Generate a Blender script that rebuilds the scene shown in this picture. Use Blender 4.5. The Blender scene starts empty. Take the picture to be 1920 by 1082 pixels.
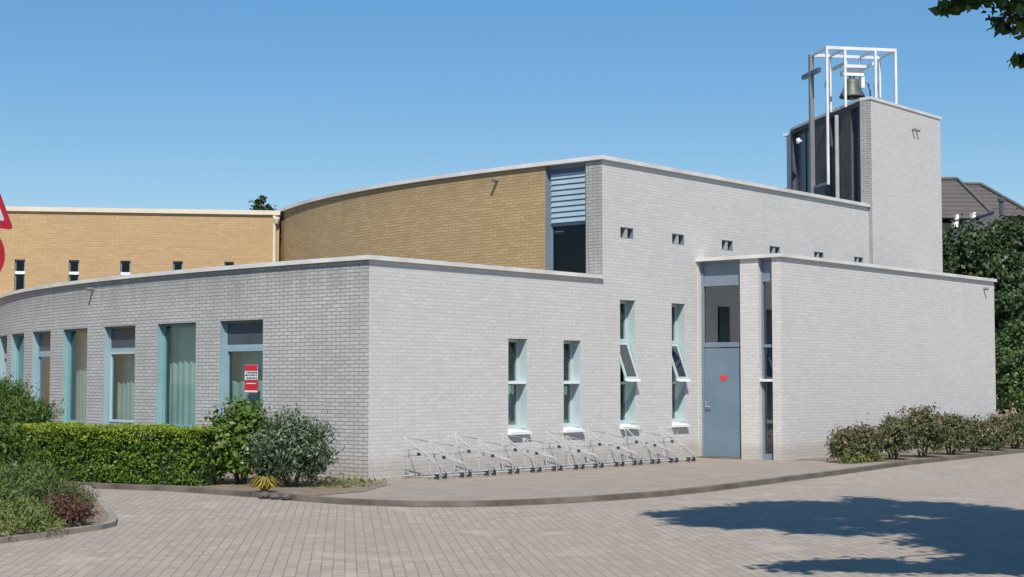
import bpy, bmesh, math, random
import numpy as np
from mathutils import Vector, Matrix
SC = bpy.context.scene
COL = SC.collection
rnd = random.Random(7)
R = math.radians

# ------------------------------------------------------------------ camera, sky, sun, exposure
cam = bpy.data.objects.new('camera', bpy.data.cameras.new('camera'))
COL.objects.link(cam)
cam.location = (0, 0, 1.6)
cam.rotation_euler = (R(90) + math.atan(173 / 2957), 0, 0)
cam.data.lens = 36 * 2957 / 1920
cam.data.sensor_width = 36
cam.data.clip_end = 2000
SC.camera = cam

SUN_EL = R(50)
SUN_H = Vector((0.05, -1.0)).normalized()
SUN = Vector((SUN_H.x * math.cos(SUN_EL), SUN_H.y * math.cos(SUN_EL), math.sin(SUN_EL)))
world = bpy.data.worlds.new('World')
SC.world = world
world.use_nodes = True
wn = world.node_tree
sky = wn.nodes.new('ShaderNodeTexSky')
sky.sky_type = 'NISHITA'
sky.sun_disc = False
sky.sun_elevation = SUN_EL
sky.sun_rotation = math.atan2(SUN_H.x, SUN_H.y)
sky.air_density = 1.0
sky.dust_density = 0.1
sky.ozone_density = 4.0
bg = wn.nodes['Background']
bg.inputs[1].default_value = 0.15
hs_ = wn.nodes.new('ShaderNodeHueSaturation')
hs_.inputs['Saturation'].default_value = 1.62
hs_.inputs['Hue'].default_value = 0.503
hs_.inputs['Value'].default_value = 1.45
gm_ = wn.nodes.new('ShaderNodeGamma')
gm_.inputs['Gamma'].default_value = 0.64
wn.links.new(sky.outputs[0], gm_.inputs['Color'])
wn.links.new(gm_.outputs[0], hs_.inputs['Color'])
wn.links.new(hs_.outputs[0], bg.inputs[0])
sl = bpy.data.lights.new('sun', 'SUN')
sl.energy = 5.0
sl.angle = R(0.5)
sl.color = (1.0, 0.95, 0.87)
so = bpy.data.objects.new('sun', sl)
so.rotation_euler = SUN.to_track_quat('Z', 'Y').to_euler()
COL.objects.link(so)
SC.view_settings.view_transform = 'Standard'
SC.view_settings.look = 'None'
SC.view_settings.exposure = 0.0
SC.view_settings.gamma = 1.0

# ------------------------------------------------------------------ materials
def mat(name, col=(0.5, 0.5, 0.5), rough=0.7, metal=0.0, spec=0.4, build=None):
    m = bpy.data.materials.new(name)
    m.use_nodes = True
    b = m.node_tree.nodes['Principled BSDF']
    b.inputs['Base Color'].default_value = (*col, 1)
    b.inputs['Roughness'].default_value = rough
    b.inputs['Metallic'].default_value = metal
    b.inputs['Specular IOR Level'].default_value = spec
    if build:
        build(m.node_tree, b)
    return m

def N(t, kind, **kw):
    n = t.nodes.new(kind)
    for k, v in kw.items():
        if k in n.inputs:
            n.inputs[k].default_value = v
        else:
            setattr(n, k, v)
    return n

def ramp(t, fac, stops):
    r = t.nodes.new('ShaderNodeValToRGB')
    el = r.color_ramp.elements
    while len(el) < len(stops):
        el.new(0.5)
    for e, (p, c) in zip(el, stops):
        e.position = p
        e.color = (*c, 1) if len(c) == 3 else c
    t.links.new(fac, r.inputs[0])
    return r.outputs[0]

def mix(t, fac, a, b, mode='MIX'):
    n = t.nodes.new('ShaderNodeMix')
    n.data_type = 'RGBA'
    n.blend_type = mode
    for s, v in ((0, fac), (6, a), (7, b)):
        if hasattr(v, 'links'):
            t.links.new(v, n.inputs[s])
        else:
            n.inputs[s].default_value = v if s == 0 else (*v, 1)
    return n.outputs[2]

def noise(t, vec, scale, detail=3, rough=0.55):
    n = N(t, 'ShaderNodeTexNoise', Scale=scale, Detail=detail, Roughness=rough)
    if vec is not None:
        t.links.new(vec, n.inputs['Vector'])
    return n.outputs['Fac']

def brick_mat(name, c1, c2, mortar, stain=0.25, stain_col=(0.2, 0.195, 0.18), bw=0.22, rh=0.0625, ms=0.0085, bump=0.5, rot=0.0, foot=True, low=0.18, soft=0.3, top=None, wide=False):
    """bricks laid on the UV sheet, which is in metres (u along the wall, v up)"""
    def f(t, b):
        uv = N(t, 'ShaderNodeUVMap').outputs[0]
        # tiny unevenness of the courses
        wob = N(t, 'ShaderNodeTexNoise', Scale=3.0, Detail=2.0)
        t.links.new(uv, wob.inputs['Vector'])
        sub = N(t, 'ShaderNodeVectorMath', operation='SUBTRACT')
        t.links.new(wob.outputs['Color'], sub.inputs[0])
        sub.inputs[1].default_value = (0.5, 0.5, 0.5)
        sca = N(t, 'ShaderNodeVectorMath', operation='SCALE')
        sca.inputs['Scale'].default_value = 0.012
        t.links.new(sub.outputs[0], sca.inputs[0])
        add = N(t, 'ShaderNodeVectorMath', operation='ADD')
        t.links.new(uv, add.inputs[0]); t.links.new(sca.outputs[0], add.inputs[1])
        mp = N(t, 'ShaderNodeMapping')
        mp.inputs['Rotation'].default_value = (0, 0, rot)
        t.links.new(add.outputs[0], mp.inputs[0])
        br = N(t, 'ShaderNodeTexBrick')
        br.offset = 0.5
        br.inputs['Scale'].default_value = 1.0
        br.inputs['Brick Width'].default_value = bw
        br.inputs['Row Height'].default_value = rh
        br.inputs['Mortar Size'].default_value = ms
        br.inputs['Mortar Smooth'].default_value = soft
        br.inputs['Bias'].default_value = 0.0
        br.inputs['Color1'].default_value = (*c1, 1)
        br.inputs['Color2'].default_value = (*c2, 1)
        br.inputs['Mortar'].default_value = (*mortar, 1)
        t.links.new(mp.outputs[0], br.inputs['Vector'])
        big = noise(t, uv, 0.55, 5, 0.6)
        fine = noise(t, uv, 14.0, 3, 0.6)
        c = mix(t, ramp(t, fine, [(0.35, (0.0,) * 3), (0.75, (0.35,) * 3)]), br.outputs['Color'], tuple(x * 0.72 for x in c2))
        f1 = ramp(t, big, [(0.45, (0.0,) * 3), (0.78, (stain,) * 3)])
        c = mix(t, f1, c, stain_col)
        # vertical run-off streaks
        st = N(t, 'ShaderNodeMapping')
        st.inputs['Scale'].default_value = (5.0, 0.35, 1)
        t.links.new(uv, st.inputs[0])
        sf = noise(t, st.outputs[0], 1.0, 3, 0.6)
        c = mix(t, ramp(t, sf, [(0.52, (0.0,) * 3), (0.8, (stain * 0.9,) * 3)]), c, stain_col)
        if wide:   # worn lanes and patched areas
            wf = noise(t, uv, 0.22, 4, 0.6)
            c = mix(t, ramp(t, wf, [(0.42, (0.0,) * 3), (0.68, (0.5,) * 3)]), c, tuple(x * 0.72 for x in c1))
            pf = noise(t, uv, 0.9, 2, 0.5)
            c = mix(t, ramp(t, pf, [(0.60, (0.0,) * 3), (0.72, (0.45,) * 3)]), c, tuple(min(1, x * 1.12) for x in c1))
        if top is not None:   # dirty run-off below the coping
            sp2 = N(t, 'ShaderNodeSeparateXYZ'); t.links.new(uv, sp2.inputs[0])
            m1 = N(t, 'ShaderNodeMapRange')
            m1.inputs['From Min'].default_value = top - 1.1; m1.inputs['From Max'].default_value = top
            t.links.new(sp2.outputs[1], m1.inputs['Value'])
            st2 = N(t, 'ShaderNodeMapping'); st2.inputs['Scale'].default_value = (2.6, 0.5, 1); t.links.new(uv, st2.inputs[0])
            nz = noise(t, st2.outputs[0], 1.0, 5, 0.7)
            m2 = N(t, 'ShaderNodeMath', operation='MULTIPLY'); t.links.new(m1.outputs[0], m2.inputs[0]); t.links.new(nz, m2.inputs[1])
            c = mix(t, ramp(t, m2.outputs[0], [(0.22, (0.0,) * 3), (0.55, (0.55,) * 3)]), c, tuple(x * 0.75 for x in stain_col))
        if foot:   # splash and moss stain along the foot of the wall
            sep = N(t, 'ShaderNodeSeparateXYZ')
            t.links.new(uv, sep.inputs[0])
            mm = N(t, 'ShaderNodeMath', operation='MULTIPLY_ADD')
            t.links.new(noise(t, uv, 1.7, 4, 0.6), mm.inputs[0])
            mm.inputs[1].default_value = -low * 2.2
            t.links.new(sep.outputs[1], mm.inputs[2])
            c = mix(t, ramp(t, mm.outputs[0], [(0.0, (0.35,) * 3), (low, (0.0,) * 3)]), c, (0.24, 0.2, 0.14))
        t.links.new(c, b.inputs['Base Color'])
        bp = N(t, 'ShaderNodeBump')
        bp.inputs['Strength'].default_value = bump
        bp.inputs['Distance'].default_value = 0.006
        inv = N(t, 'ShaderNodeMath', operation='SUBTRACT')
        inv.inputs[0].default_value = 1.0
        t.links.new(br.outputs['Fac'], inv.inputs[1])
        a2 = N(t, 'ShaderNodeMath', operation='MULTIPLY_ADD')
        t.links.new(fine, a2.inputs[0]); a2.inputs[1].default_value = 0.4
        t.links.new(inv.outputs[0], a2.inputs[2])
        t.links.new(a2.outputs[0], bp.inputs['Height'])
        t.links.new(bp.outputs[0], b.inputs['Normal'])
    return mat(name, rough=0.85, spec=0.2, build=f)

def speck(name, a, b_, scale, rough=0.7, metal=0.0, spec=0.4, lo=0.35, hi=0.7):
    def f(t, b):
        tc = N(t, 'ShaderNodeTexCoord').outputs['Object']
        t.links.new(ramp(t, noise(t, tc, scale, 4, 0.6), [(lo, a), (hi, b_)]), b.inputs['Base Color'])
    return mat(name, a, rough, metal, spec, f)

def leaf_mat(name, cols, trans=0.25, rough=0.5):
    m = bpy.data.materials.new(name)
    m.use_nodes = True
    t = m.node_tree
    b = t.nodes['Principled BSDF']
    g = N(t, 'ShaderNodeNewGeometry')
    n = len(cols)
    c = ramp(t, g.outputs['Random Per Island'], [((i + 0.5) / n, cols[i]) for i in range(n)])
    tc = N(t, 'ShaderNodeTexCoord').outputs['Object']
    c = mix(t, ramp(t, noise(t, tc, 1.6, 3), [(0.35, (0.55,) * 3), (0.65, (1.25,) * 3)]), (0, 0, 0), c) if False else c
    t.links.new(c, b.inputs['Base Color'])
    b.inputs['Roughness'].default_value = rough
    b.inputs['Specular IOR Level'].default_value = 0.35
    tr = N(t, 'ShaderNodeBsdfTranslucent')
    t.links.new(c, tr.inputs[0])
    mx = N(t, 'ShaderNodeMixShader')
    mx.inputs[0].default_value = trans
    out = t.nodes['Material Output']
    t.links.new(b.outputs[0], mx.inputs[1]); t.links.new(tr.outputs[0], mx.inputs[2])
    t.links.new(mx.outputs[0], out.inputs[0])
    return m

def glass_mat(name, tint=(0.82, 0.88, 0.87), refl=0.05):
    m = bpy.data.materials.new(name)
    m.use_nodes = True
    t = m.node_tree
    t.nodes.remove(t.nodes['Principled BSDF'])
    tr = N(t, 'ShaderNodeBsdfTransparent')
    tr.inputs[0].default_value = (*tint, 1)
    gl = N(t, 'ShaderNodeBsdfGlossy')
    gl.inputs['Roughness'].default_value = 0.03
    gl.inputs['Color'].default_value = (0.9, 0.95, 1, 1)
    lw = N(t, 'ShaderNodeLayerWeight')
    lw.inputs[0].default_value = 0.5
    pw = N(t, 'ShaderNodeMath', operation='POWER')
    t.links.new(lw.outputs['Facing'], pw.inputs[0]); pw.inputs[1].default_value = 5.0
    ad = N(t, 'ShaderNodeMath', operation='MULTIPLY_ADD')
    t.links.new(pw.outputs[0], ad.inputs[0])
    ad.inputs[1].default_value = 1 - refl
    ad.inputs[2].default_value = refl
    mx = N(t, 'ShaderNodeMixShader')
    t.links.new(ad.outputs[0], mx.inputs[0])
    t.links.new(tr.outputs[0], mx.inputs[1]); t.links.new(gl.outputs[0], mx.inputs[2])
    t.links.new(mx.outputs[0], t.nodes['Material Output'].inputs[0])
    return m

M = {}
M['white_brick'] = brick_mat('white_brick', (0.66, 0.635, 0.605), (0.585, 0.565, 0.54), (0.52, 0.50, 0.48), stain=0.24, stain_col=(0.44, 0.425, 0.395), bump=0.2)
M['weathered_brick'] = brick_mat('weathered_white_brick', (0.56, 0.55, 0.53), (0.47, 0.46, 0.445), (0.245, 0.24, 0.235), stain=0.45, stain_col=(0.29, 0.285, 0.275), top=3.56, ms=0.009, bump=0.6, soft=0.2)
M['yellow_brick'] = brick_mat('yellow_brick', (0.54, 0.375, 0.185), (0.43, 0.295, 0.145), (0.31, 0.235, 0.15), stain=0.3, stain_col=(0.36, 0.26, 0.15), bump=0.5, foot=False, top=5.89)
M['orange_brick'] = brick_mat('yellow_brick_hall', (0.55, 0.37, 0.19), (0.48, 0.315, 0.16), (0.41, 0.295, 0.185), stain=0.2, stain_col=(0.40, 0.28, 0.18), bump=0.4, foot=False)
M['brown_brick'] = brick_mat('brown_brick', (0.135, 0.125, 0.13), (0.10, 0.097, 0.105), (0.08, 0.078, 0.085), stain=0.2, bump=0.4, foot=False)
M['paver'] = brick_mat('road_paver', (0.425, 0.36, 0.295), (0.335, 0.285, 0.235), (0.235, 0.195, 0.157), stain=0.4, stain_col=(0.27, 0.225, 0.19), bw=0.21, rh=0.105, ms=0.007, bump=0.4, rot=R(84), foot=False, soft=0.25, wide=True)
M['pavement'] = brick_mat('pavement_paver', (0.345, 0.29, 0.24), (0.29, 0.245, 0.205), (0.21, 0.175, 0.145), stain=0.35, stain_col=(0.32, 0.26, 0.215), bw=0.3, rh=0.3, ms=0.006, bump=0.4, rot=R(40), foot=False)
M['kerb'] = speck('kerb_concrete', (0.20, 0.17, 0.14), (0.09, 0.075, 0.06), 2.0, 0.9)
M['kerb_light'] = speck('kerb_pale', (0.34, 0.29, 0.24), (0.22, 0.185, 0.15), 2.0, 0.9)
M['gutter'] = speck('gutter_dark', (0.10, 0.08, 0.06), (0.19, 0.155, 0.12), 2.5, 0.95)  # darker brown tone for the strip along the kerb foot
M['soil'] = speck('soil', (0.16, 0.12, 0.085), (0.28, 0.22, 0.16), 5.0, 0.95)
M['ground'] = speck('ground', (0.10, 0.12, 0.04), (0.16, 0.17, 0.07), 0.6, 0.95)
M['coping'] = speck('coping_white', (0.73, 0.71, 0.68), (0.55, 0.53, 0.5), 1.4, 0.55)
M['coping_cream'] = speck('coping_cream', (0.72, 0.63, 0.5), (0.62, 0.53, 0.42), 1.4, 0.6)
M['roof'] = speck('roof_felt', (0.12, 0.12, 0.12), (0.17, 0.165, 0.16), 1.0, 0.9)
M['teal'] = speck('teal_paint', (0.25, 0.42, 0.44), (0.2, 0.35, 0.37), 2.0, 0.45)
M['bluegrey'] = speck('bluegrey_paint', (0.30, 0.42, 0.47), (0.25, 0.36, 0.41), 2.0, 0.45)
M['green_teal'] = speck('green_teal_paint', (0.22, 0.39, 0.385), (0.17, 0.33, 0.325), 2.0, 0.45)
M['pale_teal'] = speck('pale_teal_paint', (0.47, 0.56, 0.57), (0.41, 0.50, 0.51), 2.0, 0.45)
M['white_paint'] = speck('white_paint', (0.82, 0.84, 0.84), (0.72, 0.74, 0.74), 3.0, 0.45)
M['door_grey'] = speck('door_paint', (0.165, 0.235, 0.295), (0.135, 0.195, 0.25), 1.3, 0.42)
M['frame_grey'] = speck('frame_paint', (0.20, 0.25, 0.31), (0.16, 0.205, 0.26), 1.5, 0.45)
M['slate'] = speck('slate_paint', (0.075, 0.085, 0.105), (0.055, 0.065, 0.082), 1.5, 0.45)  # slate panel colour, deepened to carry part of the lintel's shadow
M['zinc'] = speck('dark_zinc', (0.05, 0.065, 0.095), (0.08, 0.10, 0.135), 1.5, 0.35, spec=0.5)
M['steel'] = speck('galvanised_steel', (0.47, 0.48, 0.485), (0.38, 0.39, 0.395), 6.0, 0.5, 0.1)
M['white_steel'] = speck('white_steel', (0.74, 0.74, 0.73), (0.6, 0.6, 0.59), 2.5, 0.45)
M['grey_steel'] = speck('grey_steel', (0.27, 0.27, 0.275), (0.2, 0.2, 0.21), 2.0, 0.5, 0.3)
M['bronze'] = speck('bell_bronze', (0.13, 0.145, 0.12), (0.07, 0.08, 0.065), 5.0, 0.5, 0.25)
M['black'] = speck('black_rubber', (0.035, 0.035, 0.04), (0.055, 0.055, 0.06), 5.0, 0.7)
M['red'] = speck('red_film', (0.62, 0.02, 0.035), (0.55, 0.015, 0.03), 4.0, 0.4)
M['pink_red'] = speck('heart_red', (0.72, 0.05, 0.07), (0.65, 0.04, 0.06), 8.0, 0.4)
M['white_film'] = speck('white_film', (0.8, 0.8, 0.79), (0.75, 0.75, 0.74), 4.0, 0.4)
M['dark_ink'] = speck('dark_ink', (0.06, 0.05, 0.05), (0.09, 0.07, 0.07), 9.0, 0.5)
M['glass'] = glass_mat('window_glass')
M['grey_glass'] = glass_mat('grey_window_glass', (0.5, 0.54, 0.55), 0.15)
M['dark_glass'] = glass_mat('dark_window_glass', (0.42, 0.45, 0.46), 0.025)
def curtain_f(t, b):
    tc = N(t, 'ShaderNodeTexCoord').outputs['Object']
    t.links.new(ramp(t, noise(t, tc, 2.2, 3), [(0.35, (0.42, 0.56, 0.55)), (0.7, (0.54, 0.66, 0.64))]), b.inputs['Base Color'])
M['curtain'] = mat('sheer_curtain', (0.5, 0.65, 0.63), 0.9, build=curtain_f)
M['dark_green_cloth'] = speck('green_cloth', (0.03, 0.11, 0.10), (0.05, 0.15, 0.13), 4.0, 0.9)
M['shutter'] = speck('pale_blue_blind', (0.34, 0.45, 0.52), (0.28, 0.38, 0.45), 2.0, 0.5)
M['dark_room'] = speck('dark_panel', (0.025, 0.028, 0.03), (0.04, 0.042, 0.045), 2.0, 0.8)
M['tile'] = None
def tile_f(t, b):
    tc = N(t, 'ShaderNodeTexCoord').outputs['Object']
    w = N(t, 'ShaderNodeTexWave', Scale=1.3, Distortion=0.6)
    w.bands_direction = 'Z'
    t.links.new(tc, w.inputs['Vector'])
    c = ramp(t, w.outputs['Fac'], [(0.1, (0.07, 0.06, 0.055)), (0.6, (0.115, 0.098, 0.09))])
    c = mix(t, ramp(t, noise(t, tc, 0.9, 4), [(0.4, (0,) * 3), (0.7, (0.6,) * 3)]), c, (0.125, 0.098, 0.085))
    t.links.new(c, b.inputs['Base Color'])
M['tile'] = mat('roof_tile', (0.16, 0.12, 0.1), 0.85, build=tile_f)
M['dark_tile'] = speck('dark_roof_tile', (0.10, 0.095, 0.10), (0.15, 0.14, 0.14), 1.5, 0.8)
M['bark'] = speck('bark', (0.12, 0.09, 0.065), (0.2, 0.16, 0.12), 8.0, 0.9)
M['render_wall'] = speck('house_wall', (0.42, 0.33, 0.26), (0.35, 0.27, 0.21), 1.0, 0.85)
M['hedge_leaf'] = leaf_mat('hedge_leaf', [(0.048, 0.115, 0.010), (0.085, 0.175, 0.014), (0.12, 0.215, 0.018), (0.165, 0.25, 0.024)])
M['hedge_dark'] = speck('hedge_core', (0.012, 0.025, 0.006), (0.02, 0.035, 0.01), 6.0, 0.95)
M['sunlit_hedge_leaf'] = leaf_mat('sunlit_hedge_leaf', [(0.24, 0.32, 0.025), (0.32, 0.38, 0.035), (0.36, 0.38, 0.05), (0.2, 0.3, 0.025)], 0.3)  # yellow-green that paints sunlight onto the hedge's upper leaves
M['laurel_leaf'] = leaf_mat('laurel_leaf', [(0.045, 0.11, 0.012), (0.085, 0.17, 0.018), (0.14, 0.225, 0.025), (0.068, 0.14, 0.016)], 0.2, 0.4)
M['grey_leaf'] = leaf_mat('grey_leaf', [(0.05, 0.085, 0.04), (0.08, 0.125, 0.06), (0.17, 0.215, 0.12), (0.04, 0.07, 0.035)], 0.2)
M['grey_highlight'] = leaf_mat('grey_highlight', [(0.22, 0.26, 0.15), (0.28, 0.31, 0.20), (0.16, 0.20, 0.11)], 0.2)  # pale tone painting sun highlights on the grey shrub
M['conifer_leaf'] = leaf_mat('conifer_leaf', [(0.05, 0.10, 0.015), (0.08, 0.145, 0.02), (0.13, 0.19, 0.035)])
M['heath_leaf'] = leaf_mat('heath_leaf', [(0.07, 0.115, 0.025), (0.11, 0.16, 0.036), (0.16, 0.20, 0.055), (0.08, 0.12, 0.035)], 0.2)
M['red_leaf'] = leaf_mat('red_leaf', [(0.12, 0.035, 0.035), (0.17, 0.06, 0.05), (0.09, 0.04, 0.03), (0.10, 0.09, 0.04)], 0.2)
M['lime_leaf'] = leaf_mat('lime_leaf', [(0.12, 0.17, 0.035), (0.17, 0.21, 0.05), (0.2, 0.21, 0.08)], 0.25)
M['photinia_leaf'] = leaf_mat('photinia_leaf', [(0.065, 0.10, 0.035), (0.105, 0.145, 0.05), (0.17, 0.19, 0.085), (0.13, 0.11, 0.06)], 0.2, 0.4)
M['photinia_tip'] = leaf_mat('photinia_tip', [(0.2, 0.09, 0.06), (0.16, 0.11, 0.06), (0.22, 0.13, 0.08)], 0.25, 0.4)
M['yellow_leaf'] = leaf_mat('yellow_leaf', [(0.42, 0.31, 0.035), (0.33, 0.28, 0.04), (0.18, 0.19, 0.04), (0.4, 0.27, 0.05)], 0.25)
M['tree_leaf'] = leaf_mat('tree_leaf', [(0.03, 0.065, 0.014), (0.05, 0.095, 0.018), (0.075, 0.12, 0.025), (0.022, 0.05, 0.013)], 0.10)
M['far_leaf'] = leaf_mat('far_leaf', [(0.016, 0.04, 0.011), (0.03, 0.06, 0.015), (0.055, 0.09, 0.022), (0.09, 0.12, 0.045)], 0.15)
M['far_leaf_light'] = leaf_mat('far_leaf_light', [(0.06, 0.11, 0.03), (0.085, 0.14, 0.035), (0.11, 0.16, 0.05)], 0.2)
M['petal'] = speck('petal', (0.75, 0.75, 0.7), (0.7, 0.7, 0.6), 5, 0.7)
M['stone'] = speck('dark_stone', (0.07, 0.06, 0.06), (0.14, 0.125, 0.12), 9, 0.9)

# ------------------------------------------------------------------ mesh helpers
class MB:
    def __init__(s):
        s.v = []; s.f = []; s.uv = []
    def face(s, pts, uvs=None):
        i = len(s.v)
        s.v += [tuple(p) for p in pts]
        s.f.append(tuple(range(i, i + len(pts))))
        s.uv.append(uvs or [(0, 0)] * len(pts))
    def hexa(s, p):
        """8 corners: bottom ring 0-3, top ring 4-7"""
        i = len(s.v)
        s.v += [tuple(q) for q in p]
        for f in ((0, 3, 2, 1), (4, 5, 6, 7), (0, 1, 5, 4), (1, 2, 6, 5), (2, 3, 7, 6), (3, 0, 4, 7)):
            s.f.append(tuple(i + k for k in f))
            s.uv.append([(0, 0)] * 4)
    def box(s, mp, u0, u1, z0, z1, p0, p1):
        s.hexa([mp(u0, z0, p0), mp(u1, z0, p0), mp(u1, z0, p1), mp(u0, z0, p1),
                mp(u0, z1, p0), mp(u1, z1, p0), mp(u1, z1, p1), mp(u0, z1, p1)])
    def tube(s, path, r, n=8, caps=True):
        path = [Vector(p) for p in path]
        rings = []
        up = Vector((0, 0, 1))
        prev = None
        for k, p in enumerate(path):
            d = (path[min(k + 1, len(path) - 1)] - path[max(k - 1, 0)]).normalized()
            a = prev if prev is not None else (up if abs(d.z) < 0.9 else Vector((1, 0, 0)))
            x = (a - d * a.dot(d)).normalized()
            y = d.cross(x)
            prev = x
            rr = r[k] if isinstance(r, (list, tuple)) else r
            i = len(s.v)
            s.v += [tuple(p + (x * math.cos(2 * math.pi * j / n) + y * math.sin(2 * math.pi * j / n)) * rr) for j in range(n)]
            rings.append(i)
        for a, b in zip(rings, rings[1:]):
            for j in range(n):
                s.f.append((a + j, a + (j + 1) % n, b + (j + 1) % n, b + j)); s.uv.append([(0, 0)] * 4)
        if caps:
            s.f.append(tuple(rings[0] + j for j in reversed(range(n)))); s.uv.append([(0, 0)] * n)
            s.f.append(tuple(rings[-1] + j for j in range(n))); s.uv.append([(0, 0)] * n)
    def lathe(s, prof, c, n=24, axis=None):
        c = Vector(c)
        i0 = len(s.v)
        for r, z in prof:
            s.v += [tuple(c + Vector((r * math.cos(2 * math.pi * j / n), r * math.sin(2 * math.pi * j / n), z))) for j in range(n)]
        for k in range(len(prof) - 1):
            for j in range(n):
                a = i0 + k * n; b = a + n
                s.f.append((a + j, a + (j + 1) % n, b + (j + 1) % n, b + j)); s.uv.append([(0, 0)] * 4)

def root_of(o):
    while o.parent:
        o = o.parent
    return o

def build(mb, name, m, parent=None, smooth=False, fix=True):
    """link a collected mesh, given in world metres, as ONE object"""
    org = root_of(parent).location if parent else Vector((0, 0, 0))
    me = bpy.data.meshes.new(name)
    me.from_pydata([tuple(Vector(v) - org) for v in mb.v], [], mb.f)
    uvl = me.uv_layers.new(name='UVMap')
    flat = [c for f in mb.uv for q in f for c in q]
    uvl.data.foreach_set('uv', flat)
    me.materials.append(m)
    if fix:
        bm = bmesh.new(); bm.from_mesh(me)
        bmesh.ops.remove_doubles(bm, verts=bm.verts, dist=1e-5)
        bmesh.ops.recalc_face_normals(bm, faces=bm.faces)
        bm.to_mesh(me); bm.free()
    if smooth:
        for p in me.polygons:
            p.use_smooth = True
    o = bpy.data.objects.new(name, me)
    COL.objects.link(o)
    if parent:
        o.parent = parent
    return o

def thing(name, label, cat, loc=(0, 0, 0), group=None):
    o = bpy.data.objects.new(name, None)
    o.empty_display_size = 0.3
    COL.objects.link(o)
    o.location = loc
    return tag(o, label, cat, group)

def tag(o, label, cat, group=None):
    o['label'] = label; o['category'] = cat
    if group:
        o['group'] = group
    return o

def struct(o):
    o['kind'] = 'structure'
    return o

# ------------------------------------------------------------------ the church's own axes: s along the long white wall, t into the building
C0 = Vector((-2.327, 25.617))
D = Vector((0.6413, 0.7673)).normalized()
T = Vector((-D.y, D.x))
def L(s, t, z):
    p = C0 + D * s + T * t
    return Vector((p.x, p.y, z))

def low_s(t): return 0.00599 * t * t + 0.000422 * t ** 3
def tall_s(t): return 6.36 + 0.003885 * t * t + 0.0013212 * t ** 3 - 0.0000174851 * t ** 4
def curve_map(fs):
    def mp(u, z, p):
        e = 0.02
        ds = (fs(u + e) - fs(u - e)) / (2 * e)
        k = 1 / math.hypot(1, ds)
        # inward normal of the curve: +s side
        return L(fs(u) + p * k, u - p * ds * k, z)
    return mp
low_map = curve_map(low_s)
tall_map = curve_map(tall_s)
def right_map(u, z, p): return L(u, p, z)
BL = 9.70          # where the entrance block leaves the long wall
BW = 2.0           # how far it sticks out
BE = 10.58         # its length
def door_map(u, z, p): return L(BL + p, -u, z)
def block_map(u, z, p): return L(BL + u, -BW + p, z)

def wall(name, mp, u0, u1, z0, z1, holes, m, parent, depth=0.19, du=None, reveal=True):
    """one skin with real openings and brick reveals"""
    us = {u0, u1}; zs = {z0, z1}
    for h in holes:
        us |= {min(max(h[0], u0), u1), min(max(h[1], u0), u1)}; zs |= {min(max(h[2], z0), z1), min(max(h[3], z0), z1)}
    if du:
        k = int((u1 - u0) / du)
        us |= {u0 + (u1 - u0) * i / k for i in range(k + 1)}
    us = sorted(us); zs = sorted(zs)
    us = [u for i, u in enumerate(us) if i == 0 or u - us[i - 1] > 1e-6]
    al = [0.0]
    for a, b in zip(us, us[1:]):
        al.append(al[-1] + (mp(b, 0, 0) - mp(a, 0, 0)).length)
    mb = MB()
    ins = lambda u, z: any(h[0] < u < h[1] and h[2] < z < h[3] for h in holes)
    for i in range(len(us) - 1):
        for j in range(len(zs) - 1):
            if ins((us[i] + us[i + 1]) / 2, (zs[j] + zs[j + 1]) / 2):
                continue
            mb.face([mp(us[i], zs[j], 0), mp(us[i + 1], zs[j], 0), mp(us[i + 1], zs[j + 1], 0), mp(us[i], zs[j + 1], 0)],
                    [(al[i], zs[j]), (al[i + 1], zs[j]), (al[i + 1], zs[j + 1]), (al[i], zs[j + 1])])
    if reveal:
        for a, b, c, d in holes:
            for (ua, za, ub, zb) in ((a, c, a, d), (b, c, b, d), (a, d, b, d), (a, c, b, c)):
                if (za == zb and (za <= z0 or za >= z1)):
                    continue
                n = 4 if za == zb and du else 1
                for q in range(n):
                    x0 = ua + (ub - ua) * q / n; x1 = ua + (ub - ua) * (q + 1) / n
                    y0 = za + (zb - za) * q / n; y1 = za + (zb - za) * (q + 1) / n
                    mb.face([mp(x0, y0, 0), mp(x1, y1, 0), mp(x1, y1, depth), mp(x0, y0, depth)],
                            [(x0, y0), (x1, y1), (x1 + (depth if za != zb else 0), y1 + (depth if za == zb else 0)), (x0 + (depth if za != zb else 0), y0 + (depth if za == zb else 0))])
    return build(mb, name, m, parent, fix=False)

def sweep(mb, pts, z0, z1, out, inn, side=1):
    """a rectangular trim that follows a plan line; +side is the left of travel"""
    P = [Vector((p[0], p[1])) for p in pts]
    n = len(P)
    nr = []
    for i in range(n):
        def nm(a, b):
            d = (P[b] - P[a]).normalized(); return Vector((-d.y, d.x))
        if i == 0: v = nm(0, 1)
        elif i == n - 1: v = nm(n - 2, n - 1)
        else:
            a, b = nm(i - 1, i), nm(i, i + 1)
            v = (a + b).normalized(); v = v / max(0.3, v.dot(a))
        nr.append(v * side)
    i0 = len(mb.v)
    for p, v in zip(P, nr):
        for q, z in ((p + v * out, z0), (p + v * out, z1), (p - v * inn, z1), (p - v * inn, z0)):
            mb.v.append((q.x, q.y, z))
    for k in range(n - 1):
        a = i0 + 4 * k; b = a + 4
        for j in range(4):
            mb.f.append((a + j, b + j, b + (j + 1) % 4, a + (j + 1) % 4)); mb.uv.append([(0, 0)] * 4)
    mb.f.append((i0, i0 + 1, i0 + 2, i0 + 3)); mb.uv.append([(0, 0)] * 4)
    e = i0 + 4 * (n - 1)
    mb.f.append((e, e + 3, e + 2, e + 1)); mb.uv.append([(0, 0)] * 4)

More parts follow.
